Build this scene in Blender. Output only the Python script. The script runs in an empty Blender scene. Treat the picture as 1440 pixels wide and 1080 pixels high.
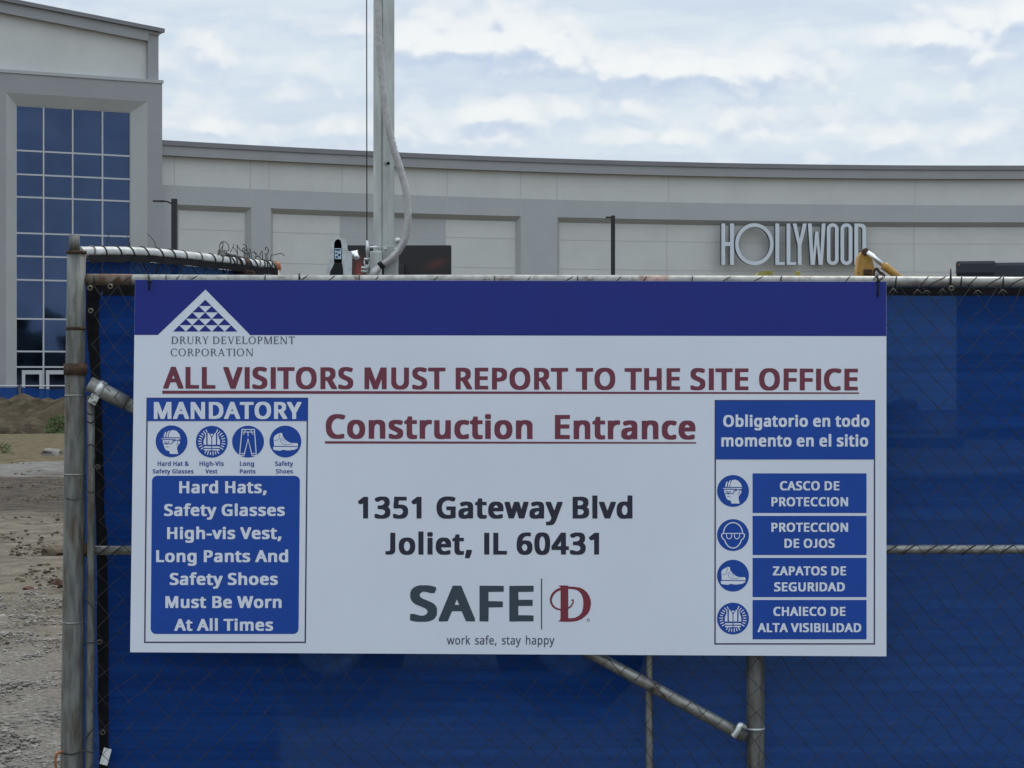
import bpy, bmesh, math, random
from mathutils import Vector, Matrix, Quaternion, noise
R = math.radians
scene = bpy.context.scene
COL = scene.collection

# ---------------------------------------------------------------- camera
EYE = 1.52            # camera height above the ground (m)
F = 3038.0            # focal length in units of the 1440 px wide photo
HY = 525.0            # row of the horizon
cam = bpy.data.cameras.new('camera')
cam.sensor_width = 36.0
cam.lens = 36.0 * F / 1440.0
cam.shift_y = -(540.0 - HY) / 1440.0
cam.clip_start = 0.1
cam.clip_end = 6000
cam_o = bpy.data.objects.new('camera', cam)
cam_o.location = (0, 0, EYE)
cam_o.rotation_euler = (R(90), 0, 0)
COL.objects.link(cam_o)
scene.camera = cam_o
scene.render.resolution_x, scene.render.resolution_y = 1024, 768
scene.cycles.filter_width = 1.5
scene.cycles.max_bounces = 6
scene.cycles.diffuse_bounces = 3
scene.cycles.glossy_bounces = 3
scene.cycles.transparent_max_bounces = 8
scene.cycles.adaptive_threshold = 0.02

# ---------------------------------------------------------------- light
scene.view_settings.view_transform = 'Standard'
scene.view_settings.look = 'None'
scene.view_settings.gamma = 1
scene.view_settings.exposure = 0.30
SUN_EL, SUN_AZ = 58.0, 35.0          # azimuth measured from +Y (view direction) towards +X
S = Vector((math.sin(R(SUN_AZ)) * math.cos(R(SUN_EL)), math.cos(R(SUN_AZ)) * math.cos(R(SUN_EL)), math.sin(R(SUN_EL))))
sl = bpy.data.lights.new('sun', 'SUN')
sl.energy = 1.1
sl.angle = R(14)
sl.color = (1.0, 0.95, 0.88)
so = bpy.data.objects.new('sun', sl)
so.rotation_euler = (-S).to_track_quat('-Z', 'Y').to_euler()
so.location = S * 300
COL.objects.link(so)

world = bpy.data.worlds.new('World')
scene.world = world
world.use_nodes = True
world.cycles.sampling_method = 'MANUAL'
world.cycles.sample_map_resolution = 512
wt = world.node_tree
for n in list(wt.nodes):
    wt.nodes.remove(n)


class NT:
    """small helper that wires shader nodes"""
    def __init__(s, tree):
        s.t = tree

    def n(s, kind, **kw):
        x = s.t.nodes.new(kind)
        for k, v in kw.items():
            setattr(x, k, v)
        return x

    def put(s, sock, v):
        if v is None:
            return
        if isinstance(v, bpy.types.NodeSocket):
            s.t.links.new(v, sock)
        elif isinstance(v, (tuple, list)) and len(v) == 3 and sock.type == 'RGBA':
            sock.default_value = (v[0], v[1], v[2], 1)
        else:
            sock.default_value = v

    def m(s, op, a, b=None, c=None, clamp=False):
        x = s.n('ShaderNodeMath', operation=op, use_clamp=clamp)
        s.put(x.inputs[0], a)
        s.put(x.inputs[1], b)
        s.put(x.inputs[2], c)
        return x.outputs[0]

    def mix(s, f, a, b, blend='MIX'):
        x = s.n('ShaderNodeMix', data_type='RGBA', blend_type=blend)
        s.put(x.inputs[0], f)
        s.put(x.inputs[6], a)
        s.put(x.inputs[7], b)
        return x.outputs[2]

    def xyz(s, x, y, z=0.0):
        c = s.n('ShaderNodeCombineXYZ')
        s.put(c.inputs[0], x); s.put(c.inputs[1], y); s.put(c.inputs[2], z)
        return c.outputs[0]

    def noise(s, vec, scale, detail=5, rough=0.55, dist=0.0, out='Fac'):
        x = s.n('ShaderNodeTexNoise')
        s.put(x.inputs['Vector'], vec)
        x.inputs['Scale'].default_value = scale
        x.inputs['Detail'].default_value = detail
        x.inputs['Roughness'].default_value = rough
        x.inputs['Distortion'].default_value = dist
        return x.outputs[out]

    def ramp(s, f, lo, hi, a=0.0, b=1.0, smooth=True):
        x = s.n('ShaderNodeMapRange', interpolation_type='SMOOTHSTEP' if smooth else 'LINEAR')
        s.put(x.inputs[0], f)
        for i, v in enumerate((lo, hi, a, b)):
            s.put(x.inputs[i + 1], v)
        return x.outputs[0]


W = NT(wt)
tc = W.n('ShaderNodeTexCoord')
sx = W.n('ShaderNodeSeparateXYZ')
wt.links.new(tc.outputs['Generated'], sx.inputs[0])
x_, y_, z_ = sx.outputs
az = W.m('MULTIPLY', W.m('ARCTAN2', x_, y_), 57.2958)
el = W.m('MULTIPLY', W.m('ARCSINE', z_), 57.2958)
BLOBS = [(660, 62, 105, 44, .42), (745, 42, 70, 44, .40), (590, 50, 60, 40, .30), (840, 80, 95, 34, .40), (930, 96, 110, 24, .26), (1090, 88, 75, 34, .42), (1010, 100, 90, 24, .22),
         (1400, 40, 85, 36, .40), (1290, 58, 75, 24, .34), (1350, 80, 120, 26, .20),
         (300, 78, 120, 38, .26), (460, 50, 70, 34, .20), (700, 160, 80, 20, .30), (830, 150, 110, 14, .16), (300, 182, 120, 12, .26), (470, 178, 60, 16, .20),
         (1120, 160, 140, 16, .22), (960, 196, 190, 14, .24), (1310, 190, 120, 16, .26), (660, 200, 130, 12, .18), (400, 140, 90, 14, .10),
         (1050, 20, 170, 28, -.30), (900, 8, 90, 18, -.20), (420, 8, 160, 18, -.14), (1200, 20, 60, 26, -.18)]


def density(dy):
    e = W.m('ADD', el, dy)
    v = W.xyz(W.m('MULTIPLY', az, 0.62), W.m('MULTIPLY', e, 0.95), 3.7)
    u = W.xyz(W.m('MULTIPLY', az, 0.10), W.m('MULTIPLY', e, 0.60), 1.3)
    d = W.m('MULTIPLY_ADD', W.m('SUBTRACT', W.noise(v, 1.0, 5, 0.48, 0.0), 0.5), 0.62, 0.36)
    d = W.m('MULTIPLY_ADD', W.m('SUBTRACT', W.noise(u, 1.0, 3, 0.5, 0.0), 0.5), 0.50, d)
    puff = W.n('ShaderNodeTexVoronoi', feature='F1', voronoi_dimensions='2D')
    wv = W.noise(W.xyz(W.m('MULTIPLY', az, 0.9), W.m('MULTIPLY', e, 1.2), 5.5), 1.0, 3, 0.5, 0.0, 'Color')
    pv = W.n('ShaderNodeVectorMath', operation='MULTIPLY_ADD')
    W.put(pv.inputs[0], wv)
    pv.inputs[1].default_value = (1.2, 1.2, 0)
    W.put(pv.inputs[2], W.xyz(W.m('MULTIPLY', az, 0.66), W.m('MULTIPLY', e, 1.1), 0.0))
    W.put(puff.inputs['Vector'], pv.outputs[0])
    puff.inputs['Scale'].default_value = 1.0
    puff.inputs['Detail'].default_value = 1.0
    puff.inputs['Roughness'].default_value = 0.55
    d = W.m('MULTIPLY_ADD', W.m('SUBTRACT', 0.60, puff.outputs['Distance']), 0.34, d)
    for (px, py, rx, ry, wgt) in BLOBS:
        a = W.m('DIVIDE', W.m('SUBTRACT', az, (px - 720) / 53.0), rx / 53.0)
        b = W.m('DIVIDE', W.m('SUBTRACT', e, (HY - py) / 53.0), ry / 53.0)
        r2 = W.m('ADD', W.m('MULTIPLY', a, a), W.m('MULTIPLY', b, b))
        d = W.m('MULTIPLY_ADD', W.m('EXPONENT', W.m('MULTIPLY', r2, -1.0)), wgt, d)
    return d


d0 = density(0.0)
d1 = density(0.42)
cover = W.ramp(d0, 0.24, 0.72)
light = W.ramp(W.m('SUBTRACT', d0, d1), -0.30, 0.12)
thick = W.ramp(d0, 0.50, 0.95)
cloud = W.mix(light, (0.45, 0.53, 0.665), (0.70, 0.73, 0.75))
cloud = W.mix(W.m('MULTIPLY', thick, W.ramp(W.m('SUBTRACT', d0, d1), -0.12, 0.10)), cloud, (0.775, 0.79, 0.785))
thin = W.ramp(W.noise(W.xyz(W.m('MULTIPLY', az, 0.16), W.m('MULTIPLY', el, 0.85), 9.1), 1.0, 6, 0.6), 0.36, 0.62)
veil = W.mix(thin, (0.515, 0.59, 0.69), (0.60, 0.67, 0.72))
sky = W.n('ShaderNodeTexSky', sky_type='NISHITA', sun_disc=False)
sky.sun_elevation = R(SUN_EL)
sky.sun_rotation = R(SUN_AZ)
sky.air_density = 1.0
sky.dust_density = 1.6
bg_sky = W.n('ShaderNodeBackground')
wt.links.new(sky.outputs[0], bg_sky.inputs[0])
bg_sky.inputs[1].default_value = 0.09
bg_cloud = W.n('ShaderNodeBackground')
wt.links.new(W.mix(cover, veil, cloud), bg_cloud.inputs[0])
# a clouded sky is brighter overhead than near the horizon
wt.links.new(W.ramp(el, 12.0, 62.0, 1.0, 2.1), bg_cloud.inputs[1])
mx = W.n('ShaderNodeMixShader')
mx.inputs[0].default_value = 0.86            # thin high cloud veils most of the blue
wt.links.new(bg_sky.outputs[0], mx.inputs[1])
wt.links.new(bg_cloud.outputs[0], mx.inputs[2])
wo = W.n('ShaderNodeOutputWorld')
wt.links.new(mx.outputs[0], wo.inputs[0])


# ---------------------------------------------------------------- helpers
def P(px, py, Y):
    """point seen at photo pixel (px, py) at distance Y in front of the camera"""
    return Vector(((px - 720.0) / F * Y, Y, EYE + (HY - py) / F * Y))


def tag(o, label=None, cat=None, group=None, kind=None):
    if label: o['label'] = label
    if cat: o['category'] = cat
    if group: o['group'] = group
    if kind: o['kind'] = kind
    return o


def thing(name, label, cat, loc, group=None):
    o = bpy.data.objects.new(name, None)
    o.empty_display_size = 0.2
    o.location = loc
    COL.objects.link(o)
    return tag(o, label, cat, group)


def wloc(o):
    v = Vector((0, 0, 0))
    while o is not None:
        v += o.location
        o = o.parent
    return v


def copy_tree(o, parent=None):
    c = o.copy()
    COL.objects.link(c)
    c.parent = parent
    for ch in list(o.children):
        copy_tree(ch, c)
    return c


class MB:
    """collects geometry in world coordinates, then becomes one mesh object"""
    def __init__(s):
        s.v, s.f, s.mi, s.sm = [], [], [], []

    def add(s, vs, fs, mi=0, smooth=False):
        k = len(s.v)
        s.v += [Vector(v) for v in vs]
        for f in fs:
            s.f.append([i + k for i in f]); s.mi.append(mi); s.sm.append(smooth)
        return s

    def hexa(s, c8, mi=0):
        return s.add(c8, [(0, 3, 2, 1), (4, 5, 6, 7), (0, 1, 5, 4), (1, 2, 6, 5), (2, 3, 7, 6), (3, 0, 4, 7)], mi)

    def box(s, x0, x1, y0, y1, z0, z1, mi=0):
        return s.hexa([(x0, y0, z0), (x1, y0, z0), (x1, y1, z0), (x0, y1, z0), (x0, y0, z1), (x1, y0, z1), (x1, y1, z1), (x0, y1, z1)], mi)

    def bbox(s, x0, x1, y0, y1, z0, z1, b=0.01, mi=0, M=None):
        """box with bevelled edges"""
        bm = bmesh.new()
        bmesh.ops.create_cube(bm, size=1)
        for v in bm.verts:
            v.co = Vector(((x0 + x1) / 2 + v.co.x * (x1 - x0), (y0 + y1) / 2 + v.co.y * (y1 - y0), (z0 + z1) / 2 + v.co.z * (z1 - z0)))
        bmesh.ops.bevel(bm, geom=bm.edges[:], offset=b, segments=2, affect='EDGES', profile=0.6)
        s.from_bm(bm, mi, M)
        return s

    def from_bm(s, bm, mi=0, M=None, smooth=False):
        bm.verts.index_update()
        vs = [(M @ v.co if M else v.co.copy()) for v in bm.verts]
        s.add(vs, [[v.index for v in f.verts] for f in bm.faces], mi, smooth)
        bm.free()

    def tube(s, pts, r, n=10, mi=0, cap=True, smooth=True):
        pts = [Vector(p) for p in pts]
        m = len(pts)
        rs = r if isinstance(r, (list, tuple)) else [r] * m
        t0 = (pts[1] - pts[0]).normalized()
        up = Vector((0, 0, 1)) if abs(t0.z) < 0.9 else Vector((0, -1, 0))
        u = t0.cross(up).normalized()
        vs, fs = [], []
        pt = t0
        for i, p in enumerate(pts):
            t = (pts[min(i + 1, m - 1)] - pts[max(i - 1, 0)])
            t = t.normalized() if t.length > 1e-9 else pt
            u = pt.rotation_difference(t) @ u
            w = t.cross(u).normalized()
            for k in range(n):
                a = 2 * math.pi * k / n
                vs.append(p + (u * math.cos(a) + w * math.sin(a)) * rs[i])
            pt = t
        for i in range(m - 1):
            for k in range(n):
                k2 = (k + 1) % n
                fs.append((i * n + k, i * n + k2, (i + 1) * n + k2, (i + 1) * n + k))
        s.add(vs, fs, mi, smooth)
        if cap:
            k0 = len(s.v) - m * n
            s.f.append([k0 + k for k in range(n)][::-1]); s.mi.append(mi); s.sm.append(False)
            s.f.append([k0 + (m - 1) * n + k for k in range(n)]); s.mi.append(mi); s.sm.append(False)
        return s

    def rev(s, c, prof, n=24, axis='Z', mi=0, smooth=True):
        """lathe: prof = [(radius, height)] about an axis through c"""
        c = Vector(c)
        vs, fs = [], []
        for (r, h) in prof:
            for k in range(n):
                a = 2 * math.pi * k / n
                p = (r * math.cos(a), r * math.sin(a), h)
                if axis == 'X': p = (h, p[0], p[1])
                if axis == 'Y': p = (p[0], h, p[1])
                vs.append(c + Vector(p))
        m = len(prof)
        for i in range(m - 1):
            for k in range(n):
                k2 = (k + 1) % n
                fs.append((i * n + k, i * n + k2, (i + 1) * n + k2, (i + 1) * n + k))
        return s.add(vs, fs, mi, smooth)

    def build(s, name, mats, parent=None, label=None, fix=True):
        off = wloc(parent) if parent else Vector((0, 0, 0))
        me = bpy.data.meshes.new(name)
        me.from_pydata([tuple(v - off) for v in s.v], [], s.f)
        for mt in (mats if isinstance(mats, (list, tuple)) else [mats]):
            me.materials.append(mt)
        me.polygons.foreach_set('material_index', s.mi)
        me.polygons.foreach_set('use_smooth', s.sm)
        if fix:
            bm = bmesh.new(); bm.from_mesh(me)
            bmesh.ops.recalc_face_normals(bm, faces=bm.faces[:])
            bm.to_mesh(me); bm.free()
        me.update()
        o = bpy.data.objects.new(name, me)
        COL.objects.link(o)
        if parent: o.parent = parent
        if label: o['label'] = label
        return o


def spline(pts, k=8):
    """Catmull-Rom through the points"""
    pts = [Vector(p) for p in pts]
    out = []
    for i in range(len(pts) - 1):
        p0, p1, p2, p3 = pts[max(i - 1, 0)], pts[i], pts[i + 1], pts[min(i + 2, len(pts) - 1)]
        for j in range(k):
            t = j / k
            out.append(0.5 * ((2 * p1) + (p2 - p0) * t + (2 * p0 - 5 * p1 + 4 * p2 - p3) * t * t + (3 * p1 - p0 - 3 * p2 + p3) * t ** 3))
    out.append(pts[-1])
    return out


def fill2d(contours, extrude=0.0):
    """fill closed 2-D contours (holes by even-odd); returns vertices and faces"""
    cu = bpy.data.curves.new('tmp', 'CURVE')
    cu.dimensions = '2D'
    cu.fill_mode = 'BOTH' if extrude else 'FRONT'
    cu.extrude = extrude
    for c in contours:
        sp = cu.splines.new('POLY')
        sp.points.add(len(c) - 1)
        for q, p in zip(sp.points, c):
            q.co = (p[0], p[1], 0, 1)
        sp.use_cyclic_u = True
    o = bpy.data.objects.new('tmp', cu)
    COL.objects.link(o)
    dg = bpy.context.evaluated_depsgraph_get()
    me = bpy.data.meshes.new_from_object(o.evaluated_get(dg))
    vs = [v.co.copy() for v in me.vertices]
    fs = [list(p.vertices) for p in me.polygons]
    bpy.data.objects.remove(o); bpy.data.curves.remove(cu); bpy.data.meshes.remove(me)
    return vs, fs


def ellipse(cx, cy, rx, ry=None, n=40, a0=0.0, a1=360.0, closed=True):
    ry = ry or rx
    k = n if closed else n + 1
    return [(cx + rx * math.cos(R(a0 + (a1 - a0) * i / n)), cy + ry * math.sin(R(a0 + (a1 - a0) * i / n))) for i in range(k)]


# ---------------------------------------------------------------- materials
def mat(name, col=(0.5, 0.5, 0.5), rough=0.6, metal=0.0, spec=0.5, var=0.0, vscale=8.0, col2=None, c2=(0.5, 0.7), c2scale=4.0,
        stretch=(1, 1, 1), bump=0.0, bscale=60.0, bdist=0.002):
    mt = bpy.data.materials.new(name)
    mt.use_nodes = True
    t = mt.node_tree
    N = NT(t)
    b = t.nodes['Principled BSDF']
    b.inputs['Base Color'].default_value = (*col, 1)
    b.inputs['Roughness'].default_value = rough
    b.inputs['Metallic'].default_value = metal
    b.inputs['Specular IOR Level'].default_value = spec
    g = N.n('ShaderNodeNewGeometry')
    mp = N.n('ShaderNodeMapping')
    mp.inputs['Scale'].default_value = stretch
    t.links.new(g.outputs['Position'], mp.inputs[0])
    vec = mp.outputs[0]
    c = None
    if var:
        f = N.noise(vec, vscale, 6, 0.6)
        lo = tuple(max(0, x * (1 - var)) for x in col)
        hi = tuple(min(1, x * (1 + var)) for x in col)
        c = N.mix(N.ramp(f, 0.3, 0.7), lo, hi)
    if col2:
        f2 = N.ramp(N.noise(vec, c2scale, 7, 0.65), c2[0], c2[1])
        c = N.mix(f2, c if c is not None else col, col2)
    if c is not None:
        t.links.new(c, b.inputs['Base Color'])
    if bump:
        bp = N.n('ShaderNodeBump')
        bp.inputs['Strength'].default_value = bump
        bp.inputs['Distance'].default_value = bdist
        t.links.new(N.noise(vec, bscale, 5, 0.6), bp.inputs['Height'])
        t.links.new(bp.outputs[0], b.inputs['Normal'])
    return mt


M = {}
M['wall_light'] = mat('wall_light', (0.575, 0.585, 0.57), 0.85, spec=0.2, var=0.04, vscale=0.5)
M['wall_grey'] = mat('wall_grey', (0.42, 0.435, 0.445), 0.85, spec=0.2, var=0.03, vscale=0.5)
M['wall_tower'] = mat('wall_tower', (0.42, 0.435, 0.44), 0.85, spec=0.2, var=0.04, vscale=0.4)
M['frame_grey'] = mat('frame_grey', (0.40, 0.415, 0.41), 0.8, spec=0.2, var=0.04, vscale=0.6)
M['trim_grey'] = mat('trim_grey', (0.315, 0.325, 0.335), 0.7, spec=0.3, var=0.04, vscale=0.6)
M['coping'] = mat('coping', (0.20, 0.20, 0.215), 0.5, spec=0.4, var=0.05, vscale=0.6)
M['joint'] = mat('joint', (0.47, 0.48, 0.48), 0.9, spec=0.1)
M['tinted_glass'] = mat('tinted_glass', (0.050, 0.076, 0.145), 0.03, metal=1.0, var=0.12, vscale=0.35, bump=0.04, bscale=0.6, bdist=0.02)
M['mullion'] = mat('mullion', (0.48, 0.50, 0.53), 0.4, spec=0.5)
M['dark_metal'] = mat('dark_metal', (0.022, 0.024, 0.028), 0.5, spec=0.4, var=0.2, vscale=3)
M['letter_face'] = mat('letter_face', (0.62, 0.68, 0.74), 0.35, spec=0.5, var=0.05, vscale=0.8)
M['letter_side'] = mat('letter_side', (0.12, 0.13, 0.15), 0.5)
M['pipe'] = mat('pipe', (0.285, 0.283, 0.262), 0.45, metal=0.75, var=0.25, vscale=30, col2=(0.10, 0.075, 0.05), c2=(0.56, 0.70), c2scale=13, bump=0.25, bscale=150)
M['pipe_clean'] = mat('pipe_clean', (0.40, 0.41, 0.40), 0.38, metal=0.85, var=0.22, vscale=22, col2=(0.16, 0.15, 0.13), c2=(0.60, 0.75), c2scale=24, bump=0.2, bscale=120)
M['post'] = mat('post', (0.150, 0.155, 0.142), 0.6, metal=0.3, var=0.38, vscale=26, col2=(0.085, 0.058, 0.036), c2=(0.50, 0.66), c2scale=10, stretch=(2.2, 2.2, 0.35), bump=0.35, bscale=120)
M['rust'] = mat('rust', (0.085, 0.048, 0.032), 0.85, spec=0.2, var=0.5, vscale=40, col2=(0.05, 0.035, 0.03), c2=(0.45, 0.6), c2scale=30, bump=0.5, bscale=200)
M['rust_orange'] = mat('rust_orange', (0.33, 0.12, 0.05), 0.85, spec=0.2, var=0.5, vscale=60)
M['galv'] = mat('galv', (0.56, 0.58, 0.57), 0.35, metal=0.6, var=0.15, vscale=20)
M['mast'] = mat('mast', (0.45, 0.475, 0.45), 0.42, metal=0.4, var=0.2, vscale=14, stretch=(1, 1, 0.25), bump=0.1, bscale=60)
M['conduit'] = mat('conduit', (0.42, 0.41, 0.40), 0.45, metal=0.3, var=0.15, vscale=40)
M['rusty_pipe'] = mat('rusty_pipe', (0.17, 0.145, 0.115), 0.7, metal=0.3, var=0.4, vscale=30, col2=(0.11, 0.055, 0.03), c2=(0.42, 0.6), c2scale=22, bump=0.4, bscale=150)
M['wire'] = mat('wire', (0.035, 0.034, 0.034), 0.6, metal=0.2, spec=0.3, var=0.4, vscale=20)
M['black'] = mat('black', (0.014, 0.014, 0.015), 0.7, spec=0.25, var=0.25, vscale=20)
M['webbing'] = mat('webbing', (0.012, 0.012, 0.014), 0.85, spec=0.15, var=0.35, vscale=30, bump=0.3, bscale=300)
M['brass'] = mat('brass', (0.16, 0.145, 0.115), 0.45, metal=0.7, var=0.2, vscale=100)
M['white_tag'] = mat('white_tag', (0.72, 0.73, 0.72), 0.6, var=0.08, vscale=60)
M['yellow'] = mat('yellow', (0.42, 0.24, 0.05), 0.55, var=0.2, vscale=9, col2=(0.12, 0.08, 0.04), c2=(0.58, 0.72), c2scale=12)
M['olive'] = mat('olive', (0.30, 0.27, 0.06), 0.6, var=0.2, vscale=10)
M['chrome'] = mat('chrome', (0.75, 0.76, 0.78), 0.22, metal=0.9)
M['navy'] = mat('navy', (0.016, 0.022, 0.034), 0.45, var=0.25, vscale=2)
M['tyre'] = mat('tyre', (0.015, 0.015, 0.016), 0.9, spec=0.2)
M['sign_white'] = mat('sign_white', (0.72, 0.77, 0.86), 0.42, spec=0.4, var=0.025, vscale=2.2, bump=0.03, bscale=6, bdist=0.01)
M['ink_navy'] = mat('ink_navy', (0.015, 0.027, 0.225), 0.42, spec=0.3, var=0.04, vscale=6)
M['ink_blue'] = mat('ink_blue', (0.011, 0.066, 0.36), 0.42, spec=0.3, var=0.04, vscale=6)
M['ink_caption'] = mat('ink_caption', (0.055, 0.095, 0.33), 0.45)
M['ink_maroon'] = mat('ink_maroon', (0.175, 0.038, 0.066), 0.45, spec=0.4)
M['ink_black'] = mat('ink_black', (0.022, 0.024, 0.045), 0.45, spec=0.4)
M['ink_slate'] = mat('ink_slate', (0.042, 0.062, 0.085), 0.45, spec=0.4)
M['ink_grey'] = mat('ink_grey', (0.085, 0.098, 0.15), 0.45)
M['ink_border'] = mat('ink_border', (0.035, 0.026, 0.085), 0.45)
M['ink_red'] = mat('ink_red', (0.20, 0.022, 0.042), 0.45)

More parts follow.
